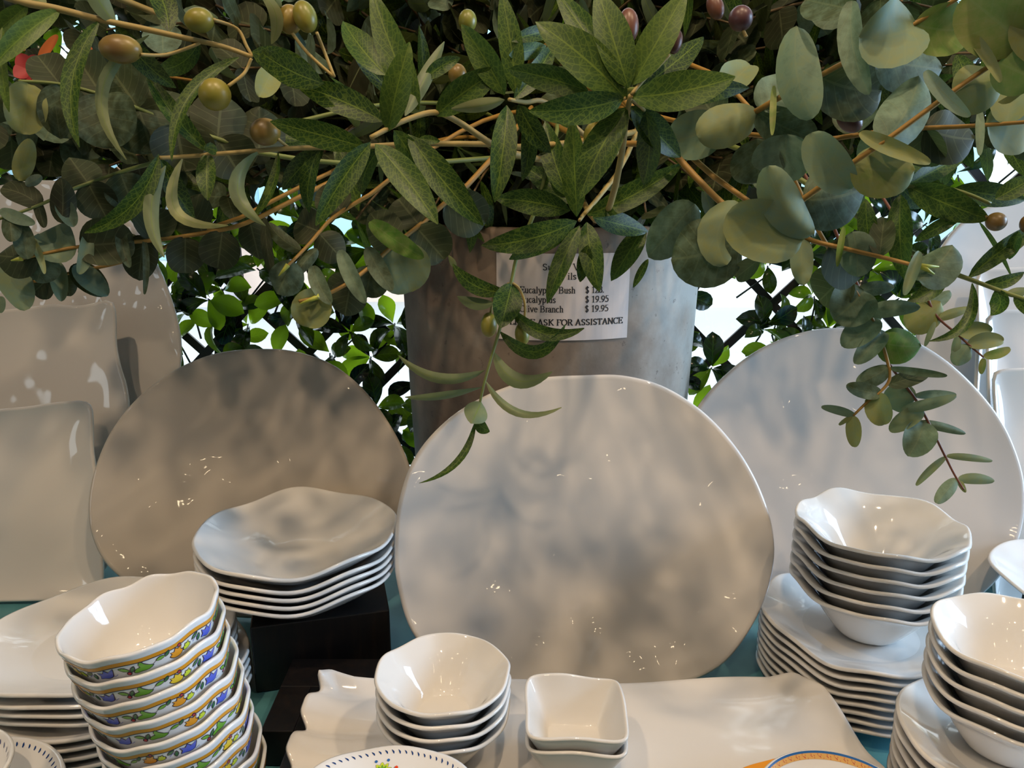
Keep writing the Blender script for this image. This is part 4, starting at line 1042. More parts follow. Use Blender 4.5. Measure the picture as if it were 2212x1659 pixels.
OB('olive branch with a leaf rosette left of centre above the grey planter', [(1100, 330), (1057, 308), (990, 263), (939, 243), (875, 260), (801, 297)], .66, .57, [
 ('o', 790, 318, 584, 262, 54, 0, 0, -.01, .40), ('o', 800, 308, 682, 487, 52, 6, 0, -.01, .45), ('o', 811, 311, 946, 484, 64, -6, 0, -.02, .50), ('o', 851, 281, 922, 402, 48, -4, 0, .02, .60),
 ('o', 882, 290, 1044, 487, 62, 6, 0, .01, .35), ('o', 838, 284, 885, 91, 60, -3, 0, -.02, .75), ('o', 828, 262, 640, 183, 60, 6, 0, .01, .25), ('o', 905, 238, 803, -22, 64, -6, 0, .0, .55),
 ('o', 835, 162, 742, 46, 62, -6, 0, .02, .60), ('o', 918, 172, 994, 125, 30, -6, 0, .01, .45), ('o', 942, 250, 1085, 148, 62, -6, 0, -.01, .50), ('o', 700, 180, 560, 110, 60, -8, 0, .03, .2),
 ('o', 875, 250, 960, 90, 30, 0, 170, .03, .3), ('o', 905, 300, 950, 305, 18, 0, 0, 0, .5)],
 M_STEM_Y, M_OLEAF, [(1010, 45, 20, 24, 0, 'g', .03, None), (988, 160, 20, 22, 0, 'b', .03, None)], r=.0030)
OB('olive branch with narrow upright leaves at the top centre', [(1260, 290), (1180, 222), (1135, 221), (1100, 215)], .68, .60, [
 ('o', 1090, 205, 997, 53, 56, 4, 0, -.01, .55), ('o', 1115, 205, 1083, -18, 50, 4, 0, -.01, .60), ('o', 1095, 228, 1068, 437, 54, -4, 0, -.01, .50), ('o', 1090, 216, 975, 235, 28, -4, 150, 0, .7),
 ('o', 1120, 225, 1190, 330, 44, 6, 0, .02, .2), ('o', 1110, 215, 1200, 90, 40, 6, 0, .03, .2), ('o', 1105, 90, 1225, 68, 30, -8, 0, .03, .2), ('o', 1100, 120, 1180, 100, 34, 0, 0, .04, .4),
 ('o', 1135, 240, 1128, 390, 34, -12, 0, .03, .15)], M_STEM_Y, M_OLEAF, (), r=.0026)
OB('olive branch with the largest dark leaf rosette right of centre and purple olives', [(1330, 400), (1345, 320), (1352, 260), (1362, 207)], .64, .53, [
 ('o', 1354, 214, 1157, 47, 92, 8, 0, -.01, .62), ('o', 1358, 190, 1290, -24, 78, 0, 0, .0, .62), ('o', 1366, 184, 1482, -20, 72, 0, 0, -.01, .72), ('o', 1348, 212, 1142, 240, 64, -10, 0, -.02, .50),
 ('o', 1270, 196, 1098, 150, 54, 4, 0, .01, .45), ('o', 1365, 210, 1588, 166, 80, 8, 0, -.01, .55), ('o', 1370, 220, 1618, 190, 56, -6, 0, .02, .2), ('o', 1355, 232, 1252, 430, 74, 10, 0, .0, .45),
 ('o', 1362, 230, 1470, 340, 60, 0, 0, .04, .25), ('o', 1350, 190, 1200, -20, 60, 0, 0, .03, .45), ('o', 1370, 200, 1520, 80, 60, 4, 0, .04, .2), ('o', 1395, 240, 1390, 400, 50, -10, 0, .05, .1)],
 M_STEM_Y, M_OLEAF, [(1287, 296, 27, 34, 0, 'g', -.0, [(1291, 262), (1290, 243), (1310, 225), (1352, 212)]), (1400, 275, 21, 27, 0, 'g', -.0, [(1397, 248), (1388, 234), (1362, 212)]),
  (1458, 90, 16, 27, -12, 'p', .0, [(1446, 118), (1420, 145), (1394, 168), (1364, 204)]), (1357, 56, 23, 38, 0, 'p', .02, None), (1600, 40, 26, 27, 0, 'p', .0, [(1605, 66), (1612, 80)]), (1545, 15, 18, 28, 20, 'p', .03, None)], r=.003)
OB('olive branch whose leaves hang over the top of the price card', [(1330, 380), (1290, 430), (1262, 462), (1252, 476)], .74, .66, [
 ('o', 1246, 468, 1236, 257, 54, 0, 0, -.01, .55), ('o', 1228, 424, 1178, 262, 52, -6, 0, .01, .35), ('o', 1268, 464, 1473, 353, 52, 10, 0, -.01, .50), ('o', 1246, 478, 1040, 530, 58, -12, 0, -.01, .35),
 ('o', 1232, 455, 1070, 430, 54, 6, 0, .01, .30), ('o', 1252, 488, 1182, 656, 41, 4, 0, -.01, .40), ('o', 1268, 480, 1295, 630, 50, 4, 0, -.01, .35), ('o', 1270, 530, 1253, 609, 30, 0, 0, .01, .25),
 ('o', 1392, 490, 1320, 607, 50, 0, 0, .0, .20), ('o', 1400, 560, 1368, 621, 16, 0, 0, .01, .2), ('o', 1240, 440, 1130, 360, 50, 4, 0, .03, .2), ('o', 1280, 470, 1400, 500, 50, 0, 0, .03, .15), ('o', 1240, 490, 1100, 560, 40, 0, 0, .03, .1)],
 M_STEM_Y, M_OLEAF, (), r=.0026)
OB('thin olive sprig dangling alone in front of the price card', [(1150, 470), (1118, 550), (1105, 608), (1090, 665), (1078, 716), (1064, 763), (1047, 824), (1037, 868), (1026, 915)], .70, .70, [
 ('o', 1092, 629, 978, 570, 34, -20, 0, -.01, .30), ('o', 985, 580, 969, 552, 12, 0, 180, .0, .6), ('o', 1066, 654, 988, 640, 26, -8, 180, .0, .35), ('o', 1106, 612, 1082, 709, 62, 0, 0, -.02, .40),
 ('o', 1106, 668, 1262, 709, 30, 33, 0, -.01, .30), ('o', 1080, 716, 1222, 700, 30, 52, 0, -.01, .35, 1.0), ('o', 1067, 760, 1193, 803, 32, 42, 180, -.01, .45), ('o', 1047, 800, 861, 768, 22, -34, 160, -.01, .60),
 ('o', 1044, 836, 875, 858, 18, -8, 140, -.01, .35, 1.2), ('o', 1050, 824, 1213, 880, 18, 40, 160, -.01, .55), ('o', 1040, 868, 1018, 915, 52, 0, 175, -.02, .55), ('o', 1030, 908, 1058, 932, 26, 4, 20, -.01, .5),
 ('o', 1026, 912, 905, 1044, 15, -30, 20, -.01, .25, .6), ('o', 1104, 610, 1084, 660, 26, -14, 0, .02, .05)],
 M_STEM_G, M_OLEAF, [(1056, 702, 18, 27, 0, 'g', .01, [(1060, 676), (1068, 640), (1100, 612)]), (1128, 722, 16, 25, 4, 'g', .005, [(1133, 698), (1134, 655), (1122, 624), (1106, 611)])], r=.0018, lift=.14)
# ---- eucalyptus, right
EB('eucalyptus branch with round leaves rising to the upper right corner', [(1500, 380), (1580, 455), (1661, 478), (1732, 432), (1793, 388), (1837, 355), (1918, 300), (2056, 199), (2212, 92), (2290, 40)], .60, .46, [
 ('d', 2215, 95, 2085, -10, 135, 0, 0, .0, .86), ('d', 2150, 132, 2245, 175, 100, 0, 0, -.01, .80), ('v', 2086, 66, 2161, 178, 22, -6, 0, -.01, .72), ('d', 2058, 200, 2168, 165, 105, 6, 0, -.0, .74), ('v', 1999, 153, 2096, 251, 30, 6, 180, -.01, .56),
 ('d', 1908, 305, 1985, 165, 100, 12, 0, .02, .50), ('v', 1857, 286, 2010, 352, 34, 4, 0, -.01, .70), ('d', 1840, 357, 1976, 368, 112, 6, 0, -.0, .82), ('d', 1838, 408, 1754, 286, 84, -10, 0, -.01, .58),
 ('d', 1758, 506, 1660, 358, 84, -20, 0, -.02, .58), ('d', 1735, 432, 1870, 405, 135, 8, 0, .01, .42), ('d', 1734, 520, 1570, 462, 130, -6, 0, .0, .72), ('d', 1598, 440, 1570, 572, 84, 34, 0, .0, .60), ('d', 1595, 520, 1450, 560, 150, -8, 0, .02, .40),
 ('d', 1500, 440, 1400, 555, 90, 0, 0, .03, .45), ('d', 1640, 560, 1590, 600, 40, 0, 0, .03, .3), ('d', 2212, 20, 2300, 120, 120, 0, 0, 0, .8), ('v', 2112, 70, 2122, -30, 60, 0, 0, .02, .9)],
 M_STEM_O, M_ELEAF, (), r=.0024, lift=.30)
EB('eucalyptus branch with pale lit round leaves at the top right', [(1480, 300), (1560, 272), (1634, 240), (1668, 220), (1769, 165), (1823, 136), (1864, 117), (1975, 52), (2063, 0), (2120, -40)], .64, .50, [
 ('d', 1978, 55, 1855, 80, 140, -10, 0, -.01, .66), ('d', 1975, 50, 2090, 62, 105, 8, 0, .0, .82), ('v', 1840, 2, 1878, 204, 52, 16, 0, -.01, .56), ('d', 1890, 130, 2035, 150, 115, 0, 0, .02, .40),
 ('d', 1722, 57, 1756, 256, 92, 18, 0, -.01, .57), ('d', 1768, 165, 1905, 195, 130, 10, 0, .01, .40), ('d', 1636, 240, 1505, 292, 92, 0, 0, -.0, .62), ('d', 1640, 236, 1720, 165, 90, 0, 0, .01, .56), ('d', 1636, 240, 1760, 300, 80, 6, 0, .01, .40),
 ('d', 1635, 300, 1640, 395, 110, 0, 0, .02, .45), ('d', 1700, 290, 1690, 380, 120, 0, 0, .02, .48), ('d', 1560, 270, 1450, 310, 100, 0, 0, .02, .52), ('d', 1560, 200, 1620, 140, 70, 0, 0, .02, .66),
 ('d', 1556, 268, 1500, 190, 90, 0, 0, .03, .3), ('d', 1840, 20, 1740, 0, 90, 0, 0, .03, .35), ('v', 1672, 185, 1668, 292, 12, 0, 0, -.02, .8)], M_STEM_O, M_ELEAF, (), r=.0024, lift=.30)
EB('eucalyptus twig running level to the right edge', [(1800, 300), (1900, 285), (1995, 277), (2065, 274), (2130, 270), (2212, 264), (2300, 255)], .62, .52, [
 ('d', 1998, 277, 2105, 300, 115, 6, 0, .01, .25), ('v', 2117, 236, 2116, 336, 16, 0, 0, -.01, .58), ('d', 2130, 270, 2240, 268, 125, 0, 0, .01, .70), ('d', 1900, 285, 1890, 390, 90, 0, 0, .03, .4), ('d', 1990, 278, 2010, 360, 80, 0, 0, .02, .2),
 ('d', 2175, 268, 2190, 170, 80, 0, 0, .01, .72), ('d', 1850, 290, 1850, 220, 90, 0, 0, .02, .4)], M_STEM_O, M_ELEAF, (), r=.002, lift=.30)
EB('eucalyptus twig sloping down to a yellow bud at the right', [(1540, 380), (1610, 430), (1732, 510), (1826, 537), (1911, 557), (1978, 574)], .64, .58, [
 ('v', 1735, 508, 1736, 616, 46, 4, 0, -.01, .57), ('v', 1842, 500, 1852, 598, 76, -4, 0, .0, .56), ('v', 1823, 490, 1809, 576, 12, 0, 0, -.01, .9), ('d', 1983, 606, 2058, 530, 88, 6, 0, .01, .52), ('v', 1986, 543, 1954, 638, 22, 0, 0, -.01, .57),
 ('v', 1900, 555, 1910, 470, 50, 0, 0, .02, .3), ('d', 1790, 530, 1860, 600, 110, 0, 0, .03, .28)], M_STEM_O, M_ELEAF, (), r=.0024, buds=[(1975, 573, 2028, 576), (1990, 575, 2018, 592)])
EB('eucalyptus spray hanging down before the right platter, the shorter one', [(1740, 440), (1769, 500), (1820, 584), (1870, 665), (1897, 716), (1918, 784), (1921, 821), (1900, 848), (1877, 865), (1843, 898)], .66, .66, [
 ('d', 1830, 590, 1770, 650, 100, 0, 0, .02, .22), ('v', 1866, 628, 1800, 690, 96, -4, 0, .0, .50), ('v', 1852, 632, 1932, 622, 30, -4, 0, .0, .48), ('v', 1867, 676, 1988, 664, 36, -6, 0, -.01, .46), ('v', 1894, 686, 1818, 748, 60, -4, 0, .0, .46),
 ('v', 1912, 718, 1846, 786, 42, 0, 0, -.01, .50), ('d', 1896, 738, 1990, 748, 78, 4, 0, .0, .95), ('v', 1921, 791, 1850, 828, 40, -4, 0, .0, .42), ('v', 1922, 795, 2046, 812, 16, 0, 20, -.01, .40), ('v', 1918, 832, 2008, 804, 34, 0, 0, .0, .30),
 ('v', 1904, 850, 1828, 832, 34, -4, 0, .0, .48), ('v', 1898, 848, 1912, 917, 52, 6, 0, -.0, .78), ('v', 1847, 898, 1774, 879, 17, 2, 0, .0, .55), ('v', 1842, 898, 1846, 966, 30, 0, 0, -.0, .78), ('v', 1840, 898, 1812, 918, 8, 0, 0, 0, .75)],
 M_STEM_O, M_ELEAF, (), r=.0018, lift=.24)
EB('eucalyptus spray with a dark red stem hanging lowest before the right platter', [(1830, 560), (1870, 660), (1905, 745), (1922, 787), (1972, 854), (1995, 892), (2012, 925), (2042, 986), (2063, 1027), (2082, 1058)], .70, .67, [
 ('v', 1978, 862, 1908, 868, 62, 6, 0, .01, .52), ('v', 1975, 856, 2066, 853, 18, -2, 0, .0, .60), ('v', 1947, 884, 2066, 854, 24, 3, 0, -.01, .62), ('v', 1992, 884, 1922, 932, 38, 0, 0, .0, .57), ('v', 1996, 912, 1962, 986, 64, -4, 0, -.01, .50),
 ('v', 1984, 912, 2086, 937, 18, -2, 0, -.0, .50), ('v', 2042, 988, 1979, 1049, 14, 2, 0, -.0, .58), ('v', 2045, 985, 2144, 996, 14, -2, 0, -.0, .68), ('v', 2070, 1036, 2148, 1040, 22, -4, 0, -.0, .60), ('v', 2066, 1034, 2022, 1087, 28, 0, 0, -.01, .56),
 ('v', 2070, 1035, 2086, 1064, 10, 0, 0, 0, .8)], M_STEM_R, M_ELEAF, (), r=.0015, lift=.24)
EB('small eucalyptus spray over the far right trays', [(1990, 600), (2010, 660), (2030, 690), (2068, 722), (2093, 745), (2125, 772)], .72, .70, [
 ('d', 2032, 652, 1956, 706, 66, -4, 0, .0, .76), ('v', 2025, 689, 2098, 664, 20, -2, 0, .0, .72), ('v', 2070, 722, 2142, 716, 38, -4, 0, .0, .78), ('v', 2069, 724, 2060, 776, 16, 0, 0, .0, .58), ('v', 2090, 745, 2168, 736, 34, -4, 0, -.0, .66),
 ('v', 2096, 746, 2066, 790, 38, 4, 0, .0, .54), ('v', 2124, 770, 2182, 752, 20, 4, 0, -.0, .84), ('v', 2125, 774, 2119, 808, 12, 0, 0, -.0, .84), ('v', 2020, 695, 1998, 748, 10, 0, 0, .0, .58), ('v', 2010, 660, 2052, 628, 30, 0, 0, .01, .5)],
 M_STEM_R, M_ELEAF, (), r=.0014)
OB('olive twig with curled teal leaves at the right edge', [(1960, 540), (2046, 584), (2100, 605), (2181, 635), (2260, 660)], .64, .60, [
 ('o', 2092, 600, 2260, 478, 38, -6, 0, -.0, .35), ('o', 2100, 612, 2008, 737, 22, -40, 0, -.01, .40), ('o', 2122, 614, 2212, 588, 26, 8, 20, .0, .40), ('o', 2150, 626, 2140, 682, 40, -16, 20, .0, .35), ('o', 2042, 590, 1960, 650, 36, -12, 0, -.0, .30),
 ('o', 2172, 636, 2230, 625, 20, 0, 180, .0, .4), ('o', 2190, 640, 2250, 690, 30, 0, 0, .0, .3), ('o', 2116, 480, 2186, 600, 12, -6, 30, -.0, .40), ('o', 2200, 500, 2180, 560, 24, 0, 0, .01, .3)],
 M_STEM_G, M_OLEAF, (), r=.0024)
OB('olive branch with deep green leaves and an amber olive at the right', [(1800, 350), (1880, 380), (1958, 402), (2060, 410), (2140, 440)], .62, .60, [
 ('o', 1960, 402, 2138, 474, 66, 4, 0, -.01, .45), ('o', 2060, 408, 2216, 432, 50, 0, 0, .01, .35), ('o', 1946, 420, 1954, 604, 50, 6, 0, -.0, .45), ('o', 1870, 430, 1886, 562, 38, 4, 0, .0, .40), ('o', 2076, 466, 1976, 522, 28, 2, 0, .01, .15),
 ('o', 1880, 385, 2010, 345, 60, 0, 0, .02, .35), ('o', 1940, 400, 1990, 450, 40, 0, 0, .02, .2), ('o', 1960, 400, 2090, 330, 40, 0, 0, .02, .5), ('o', 2150, 430, 2240, 380, 40, 0, 0, .0, .5)],
 M_STEM_G, M_OLEAF, [(2152, 479, 22, 20, 0, 'b', -.0, [(2132, 470), (2100, 440), (2070, 412)]), (2222, 484, 18, 20, 0, 'b', .0, None), (1835, 258, 24, 32, 40, 'p', -.02, None)], r=.0024)
# ---- eucalyptus, left and centre
EB('eucalyptus branch reaching left to a yellow-green bud at the left edge', [(560, 470), (500, 492), (394, 511), (320, 520), (257, 525), (164, 534), (95, 548), (40, 560)], .74, .68, [
 ('d', 165, 536, 84, 505, 92, -6, 0, .0, .62), ('v', 60, 503, 96, 592, 14, -4, 0, -.01, .66), ('v', 187, 508, 170, 592, 28, -6, 0, -.01, .64), ('d', 172, 532, 290, 522, 100, 0, 0, .01, .20), ('d', 80, 560, -6, 552, 84, 0, 0, .0, .30), ('d', 100, 550, 80, 610, 70, 0, 0, .01, .40),
 ('v', 262, 488, 281, 578, 24, 6, 0, -.01, .44), ('d', 310, 508, 300, 606, 72, 0, 0, .01, .10), ('v', 311, 512, 312, 636, 12, -4, 0, -.0, .42), ('d', 320, 520, 340, 450, 90, 0, 0, .02, .25), ('d', 400, 512, 400, 590, 80, 0, 0, .01, .2), ('d', 480, 500, 470, 580, 84, 0, 0, .01, .22),
 ('d', 440, 505, 400, 430, 90, 0, 0, .02, .2), ('d', 540, 480, 560, 560, 70, 0, 0, .02, .25)], M_STEM_O, M_ELEAF, (), r=.0022, buds=[(48, 558, 24, 563)])
EB('lower eucalyptus twig pointing left above the tall oval platter', [(520, 470), (420, 505), (328, 546), (240, 572), (168, 586), (110, 600), (55, 613), (30, 620)], .76, .72, [
 ('d', 110, 596, 72, 632, 62, 0, 0, .01, .12), ('v', 118, 562, 134, 651, 34, 0, 0, -.01, .60), ('v', 135, 592, 152, 640, 46, 0, 0, .01, .32), ('v', 165, 572, 234, 638, 46, 4, 0, -.0, .58), ('v', 160, 570, 232, 636, 56, 4, 0, .01, .15),
 ('v', -10, 560, 54, 671, 66, -10, 0, -.01, .64), ('v', 38, 598, 48, 637, 26, 0, 0, .01, .5), ('v', 0, 640, 0, 676, 22, 0, 0, 0, .6), ('d', 250, 570, 260, 500, 80, 0, 0, .02, .15)], M_STEM_O, M_ELEAF, (), r=.002, buds=[(34, 619, 22, 624)])
EB('eucalyptus twig with dark oval leaves across the top of the left oval platter', [(430, 330), (300, 360), (191, 396), (150, 412), (110, 432), (37, 461), (-30, 480)], .72, .66, [
 ('v', 88, 446, 2, 407, 50, 8, 0, -.0, .16), ('v', 132, 482, 132, 384, 50, 4, 0, -.0, .08), ('v', 78, 428, 96, 492, 20, 0, 0, .0, .2), ('v', 20, 450, 26, 522, 38, 0, 0, -.01, .42), ('v', 0, 452, 76, 482, 26, 4, 0, .0, .54), ('v', 130, 432, 160, 490, 36, 0, 0, -.0, .5),
 ('d', 190, 396, 230, 470, 80, 0, 0, .01, .22), ('d', 191, 396, 150, 340, 80, 0, 0, .01, .25), ('v', 40, 390, 66, 300, 40, 0, 0, .0, .7), ('d', 260, 375, 290, 450, 90, 0, 0, .01, .3), ('v', 55, 400, 90, 380, 20, 0, 180, 0, .5), ('v', 60, 560, 45, 480, 40, 0, 0, .0, .45)],
 M_STEM_G, M_ELEAF, (), r=.002)
EB('eucalyptus twig ending in a round leaf with a yellow tip left of the planter', [(800, 420), (720, 470), (671, 524), (640, 556), (618, 578)], .74, .70, [
 ('d', 625, 561, 598, 634, 76, -4, 0, -.0, .38), ('v', 686, 538, 640, 592, 30, 4, 0, -.01, .42), ('d', 690, 500, 640, 480, 80, 0, 0, .01, .12), ('d', 690, 505, 740, 560, 70, 0, 0, .01, .15), ('d', 740, 460, 700, 400, 80, 0, 0, .01, .2), ('v', 650, 540, 580, 480, 30, -8, 0, 0, .3), ('v', 572, 470, 590, 600, 22, 4, 0, 0, .2)],
 M_STEM_O, M_ELEAF, (), r=.0022, buds=[(622, 572, 602, 596)])
EB('eucalyptus branch with folded leaves tipping down beside the planter', [(1010, 400), (960, 440), (900, 492), (850, 530), (800, 575), (756, 609), (700, 638), (646, 651)], .72, .64, [
 ('d', 695, 632, 668, 708, 84, 4, 0, .0, .78), ('v', 676, 574, 716, 656, 34, 6, 0, -.01, .48), ('v', 734, 540, 790, 655, 34, 2, 0, -.01, .50), ('v', 794, 533, 848, 628, 38, 4, 0, -.01, .48), ('d', 760, 604, 715, 640, 64, 0, 0, .01, .3), ('d', 758, 605, 745, 682, 78, 0, 0, .01, .26),
 ('d', 804, 575, 790, 640, 76, 0, 0, .01, .32), ('d', 850, 528, 890, 630, 118, 0, 0, .01, .60), ('v', 800, 478, 916, 556, 42, 4, 0, -.02, .96), ('d', 900, 492, 960, 560, 90, 0, 0, .01, .35), ('d', 905, 485, 860, 430, 100, 0, 0, .01, .2), ('d', 960, 440, 1050, 480, 100, 0, 0, .02, .3), ('d', 850, 530, 800, 460, 84, 0, 0, .02, .2)],
 M_STEM_O, M_ELEAF, (), r=.0024, buds=[(690, 640, 648, 656)])
EB('eucalyptus branch with big dusky round leaves behind the green olives at the left', [(560, 330), (470, 300), (380, 270), (300, 235), (220, 205), (130, 182), (40, 175)], .68, .62, [
 ('d', 300, 235, 240, 150, 110, 0, 0, .01, .30), ('d', 300, 235, 330, 330, 120, 0, 0, .0, .30), ('d', 380, 270, 320, 190, 110, 0, 0, .01, .26), ('d', 380, 270, 400, 370, 130, 0, 0, .01, .24), ('d', 220, 205, 170, 130, 100, 0, 0, .01, .30), ('d', 220, 205, 250, 320, 130, 0, 0, .0, .33),
 ('d', 130, 182, 150, 300, 100, 0, 0, .01, .36), ('d', 130, 182, 80, 120, 80, 0, 0, .01, .2), ('d', 60, 180, 50, 290, 80, 0, 0, .0, .80), ('d', 470, 300, 480, 200, 120, 0, 0, .01, .2), ('d', 470, 300, 520, 380, 110, 0, 0, .01, .2), ('d', 20, 175, -30, 260, 90, 0, 0, 0, .35), ('v', 130, 300, 120, 230, 40, 0, 0, -.01, .4),
 ('d', 560, 330, 560, 230, 110, 0, 0, .01, .2), ('v', 590, 150, 560, 210, 50, 0, 0, -.02, .75)], M_STEM_G, M_ELEAF, (), r=.0022)
e = empty('autumn_spray', PT(60, 160, .72), 'spray of red and orange leaves showing through at the upper left', 'branch')
b = MB(); b.tube(bez([MOUTH + Vector((-.05, 0, 0)), MOUTH + Vector((-.15, -.02, .25)), PT(120, 130, .80), PT(60, 150, .72)], 16), .002, .0014); part(b, 'stem', M_STEM_O, e)
b = MB()
for (x, y, tx, ty, w_) in ((62, 150, 40, 115, 34), (62, 150, 92, 125, 36), (62, 150, 30, 165, 36), (62, 150, 84, 172, 34), (62, 150, 55, 180, 34)):
    leaf(b, PT(x, y, .715), PT(tx, ty, .71), -FWD, w_*.715/FPX, 'o', tint=.5)
part(b, 'foliage', mat('red_leaf', (.35, .03, .03), .6), e)
b = MB()
for (x, y, tx, ty, w_) in ((50, 110, 58, 74, 14), (85, 130, 125, 76, 22), (5, 70, -20, 40, 20), (200, 108, 184, 102, 10)):
    leaf(b, PT(x, y, .725), PT(tx, ty, .72), -FWD, w_*.72/FPX, 'v', tint=.5)
o = part(b, 'foliage', mat('orange_leaf', (.48, .12, .02), .6), e); o['label'] = 'orange leaves'

# ---- the mass of the bouquet behind the front branches
def lim_y(x):
    pts = [(-100, 330), (0, 350), (180, 370), (320, 440), (480, 470), (560, 430), (640, 440), (700, 500), (800, 520), (900, 520), (1000, 500), (1200, 480), (1400, 500), (1480, 540), (1600, 500), (1700, 470), (1900, 400), (2000, 340), (2320, 330)]
    for (a, ya), (c_, yc) in zip(pts, pts[1:]):
        if a <= x <= c_: return ya + (yc-ya)*(x-a)/(c_-a)
    return 330
def spray(k, kind, x, y, t_, label, group):
    rn = random.Random(1000 + k)
    tip = PT(x, y, t_); mo = MOUTH + Vector((rn.uniform(-.12, .12), rn.uniform(-.10, .10), 0))
    ctrl = mo + (tip-mo)*.45 + Vector((0, 0, .16 + .10*rn.random()))
    path = bez([mo, ctrl, tip], 22)
    nm = 'eucalyptus_spray' if kind == 'd' else 'olive_spray'
    e = empty(nm, mo, label, 'branch', group)
    b = MB(); b.tube(path, .0026, .0012); part(b, 'stem', M_STEM_D, e)
    b = MB(); L = (tip-mo).length
    step = .026 if kind == 'd' else .024
    nlf = int(L*.9/step)
    for i in range(nlf):
        f_ = 1 - .9*i/nlf; q = f_*22; i0 = min(21, int(q)); P = path[i0].lerp(path[i0+1], q-i0); D = (path[i0+1]-path[i0]).normalized()
        ang = rn.uniform(0, 2*PI) if kind == 'o' else (i % 2)*PI/2 + rn.uniform(-.3, .3)
        side = D.orthogonal().normalized(); side = Matrix.Rotation(ang, 3, D) @ side
        for sg in (1, -1):
            dr = (side*sg + D*rn.uniform(.1, .6) + Vector((0, 0, -.25))).normalized()
            if kind == 'd':
                ln = rn.uniform(.040, .056) * (.6 + .4*min(1, (1-f_)*4 + .3)); wd = ln*rn.uniform(.85, 1.0); ti = rn.choice([.04, .1, .15, .2, .28, .36, .45])  # low tints put the shade of the bouquet's depth into the leaf colour
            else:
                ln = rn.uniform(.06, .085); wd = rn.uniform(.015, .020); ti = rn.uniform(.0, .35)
            leaf(b, P, P + dr*ln, (D*-1 + Vector((0, -1.0, .4)) + Vector((rn.uniform(-.5, .5),)*3)).normalized(), wd, kind, dr.cross(D)*ln*rn.uniform(-.08, .08), 0,
                 rn.uniform(.0, .3), rn.uniform(-.4, .4), ti, nu=8, nv=2, ripple=.03)
    part(b, 'foliage', M_ELEAF if kind == 'd' else M_OLEAF, e)
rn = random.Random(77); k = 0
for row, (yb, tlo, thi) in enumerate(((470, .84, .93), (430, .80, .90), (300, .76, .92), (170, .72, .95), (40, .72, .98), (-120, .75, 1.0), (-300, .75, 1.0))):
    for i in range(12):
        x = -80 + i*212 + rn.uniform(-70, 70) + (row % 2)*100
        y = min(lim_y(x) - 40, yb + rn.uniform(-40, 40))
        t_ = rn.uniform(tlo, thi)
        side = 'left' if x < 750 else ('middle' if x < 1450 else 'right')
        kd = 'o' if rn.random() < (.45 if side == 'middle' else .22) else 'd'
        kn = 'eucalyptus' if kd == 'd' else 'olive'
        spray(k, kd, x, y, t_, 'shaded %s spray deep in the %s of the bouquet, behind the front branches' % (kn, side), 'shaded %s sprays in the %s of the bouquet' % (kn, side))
        k += 1

# ------------------------------------------------------------------ hedge on trellis in front of the window
HY = 1.425
e = empty('trellis_hedge', (0, HY, Z0), 'artificial hedge of glossy leaves woven on a dark diamond trellis before the window', 'hedge')
b = MB(); S = .190; hx0, hx1, hz0, hz1 = -1.32, 1.32, .009, 1.15
for sgn, dy in ((1, 0), (-1, .006)):
    for k in range(-12, 20):
        c0 = k*S + .06
        a, c_ = sorted([(hz0-c0)/sgn, (hz1-c0)/sgn]); lo = max(hx0, a); hi = min(hx1, c_)
        if hi - lo > .02:
            p, q = Vector((lo, HY+dy, Z0+c0+sgn*lo)), Vector((hi, HY+dy, Z0+c0+sgn*hi))
            d_ = (q-p).normalized(); up = Vector((-d_.z, 0, d_.x))*.0075; th = Vector((0, .0025, 0))
            i_ = [b.vert(v) for v in (p-up-th, q-up-th, q+up-th, p+up-th, p-up+th, q-up+th, q+up+th, p+up+th)]
            for f_ in [(0,1,2,3),(7,6,5,4),(0,4,5,1),(1,5,6,2),(2,6,7,3),(3,7,4,0)]: b.face([i_[m] for m in f_])
part(b, 'trellis', mat('dark_brown_trellis', (.022, .014, .012), .5), e, smooth=False)
rn = random.Random(5); b = MB()
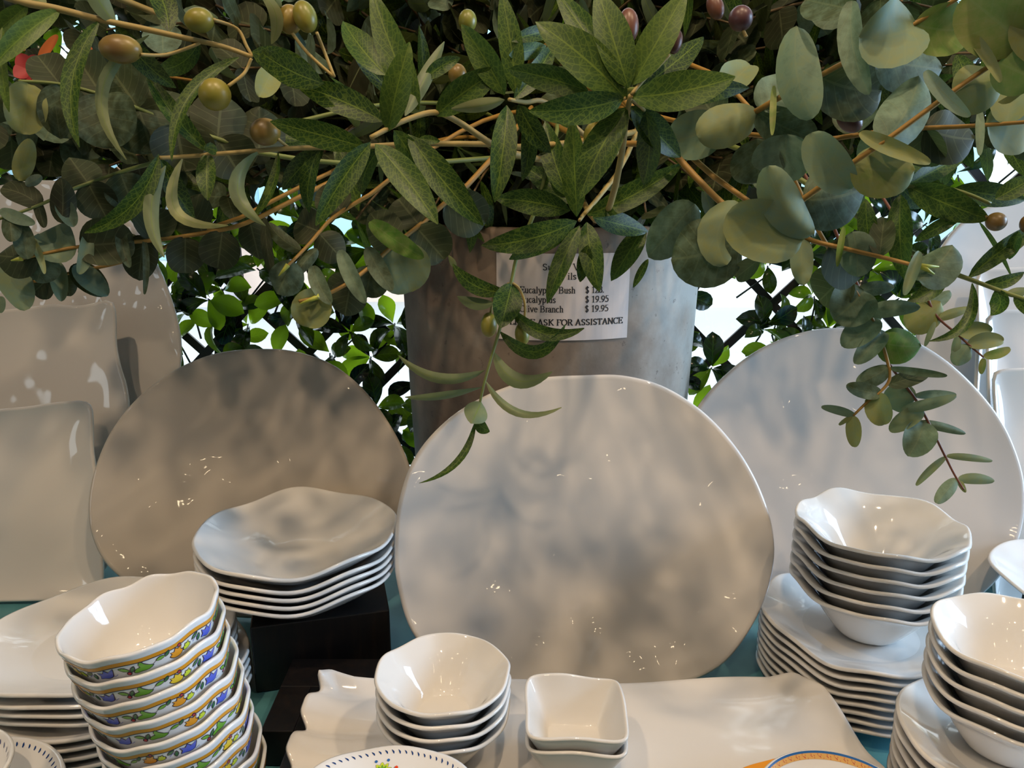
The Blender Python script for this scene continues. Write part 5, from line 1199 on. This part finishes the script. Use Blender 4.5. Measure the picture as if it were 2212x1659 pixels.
for i in range(44):
    for j in range(20):
        cx_ = -1.30 + i*.060 + rn.uniform(-.03, .03) + (j % 2)*.03; cz = .085 + j*.058 + rn.uniform(-.025, .025)
        if cz > 1.12 or rn.random() < (.30 if cx_ > .2 else .16): continue
        C = Vector((cx_, HY - .015 + rn.uniform(-.04, .03), Z0 + cz)); a0 = rn.uniform(0, 6.28); nl = rn.randint(3, 6)
        nf0 = len(b.f); b.tube([Vector((cx_+rn.uniform(-.05, .05), HY+.004, Z0+cz-.06)), Vector((cx_, HY-.006, Z0+cz-.02)), C], .0020, .0014, 5, m=1)
        for q in range(nl):
            a = a0 + q*2*PI/nl + rn.uniform(-.4, .4); el = rn.uniform(-.1, .8)
            d_ = Vector((math.cos(a)*math.cos(el), -math.sin(el)*.7, math.sin(a)*math.cos(el)+.2)).normalized()
            ln = rn.uniform(.050, .076)
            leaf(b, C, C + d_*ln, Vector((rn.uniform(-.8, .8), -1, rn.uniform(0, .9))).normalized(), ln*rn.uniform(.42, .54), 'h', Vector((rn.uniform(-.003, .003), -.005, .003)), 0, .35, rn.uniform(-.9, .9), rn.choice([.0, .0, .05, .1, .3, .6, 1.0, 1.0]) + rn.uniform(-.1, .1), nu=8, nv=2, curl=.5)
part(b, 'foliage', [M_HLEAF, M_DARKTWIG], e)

# ------------------------------------------------------------------ spot lamps overhead (the lights themselves are set at the top)
for n_, (lp, lt, pw) in enumerate(LAMPS):
    lb = ['left one of three in a row above the display', 'middle one of three in a row above the display', 'right one of three in a row above the display', 'added fill one nearest the viewer'][n_]
    e = empty('spot_lamp', (lp[0], lp[1], ZC), 'black ceiling spot lamp, the %s' % lb, 'lamp', 'ceiling spot lamps')
    d_ = (Vector(lt) - Vector(lp)).normalized(); P = Vector(lp)
    b = MB(); b.tube([Vector((lp[0], lp[1], ZC)), Vector((lp[0], lp[1], ZC-.03))], .05, .05, 20); part(b, 'canopy', M_FRAME, e)
    b = MB(); b.tube([Vector((lp[0], lp[1], ZC-.03)), P - d_*.14 ], .008, .008, 10); part(b, 'rod', M_FRAME, e)
    b = MB(); sd = d_.orthogonal().normalized(); s2 = d_.cross(sd)
    R_ = []
    for z_, r_ in ((-.15, .03), (-.14, .05), (-.02, .062), (-.02, .058), (-.13, .045)):
        R_.append([b.vert(P + d_*z_ + (sd*math.cos(2*PI*k/24) + s2*math.sin(2*PI*k/24))*r_) for k in range(24)])
    for i in range(4):
        for k in range(24): b.face([R_[i][k], R_[i][(k+1) % 24], R_[i+1][(k+1) % 24], R_[i+1][k]])
    b.face(R_[0][::-1]); b.face(R_[-1]); part(b, 'shade', M_FRAME, e)
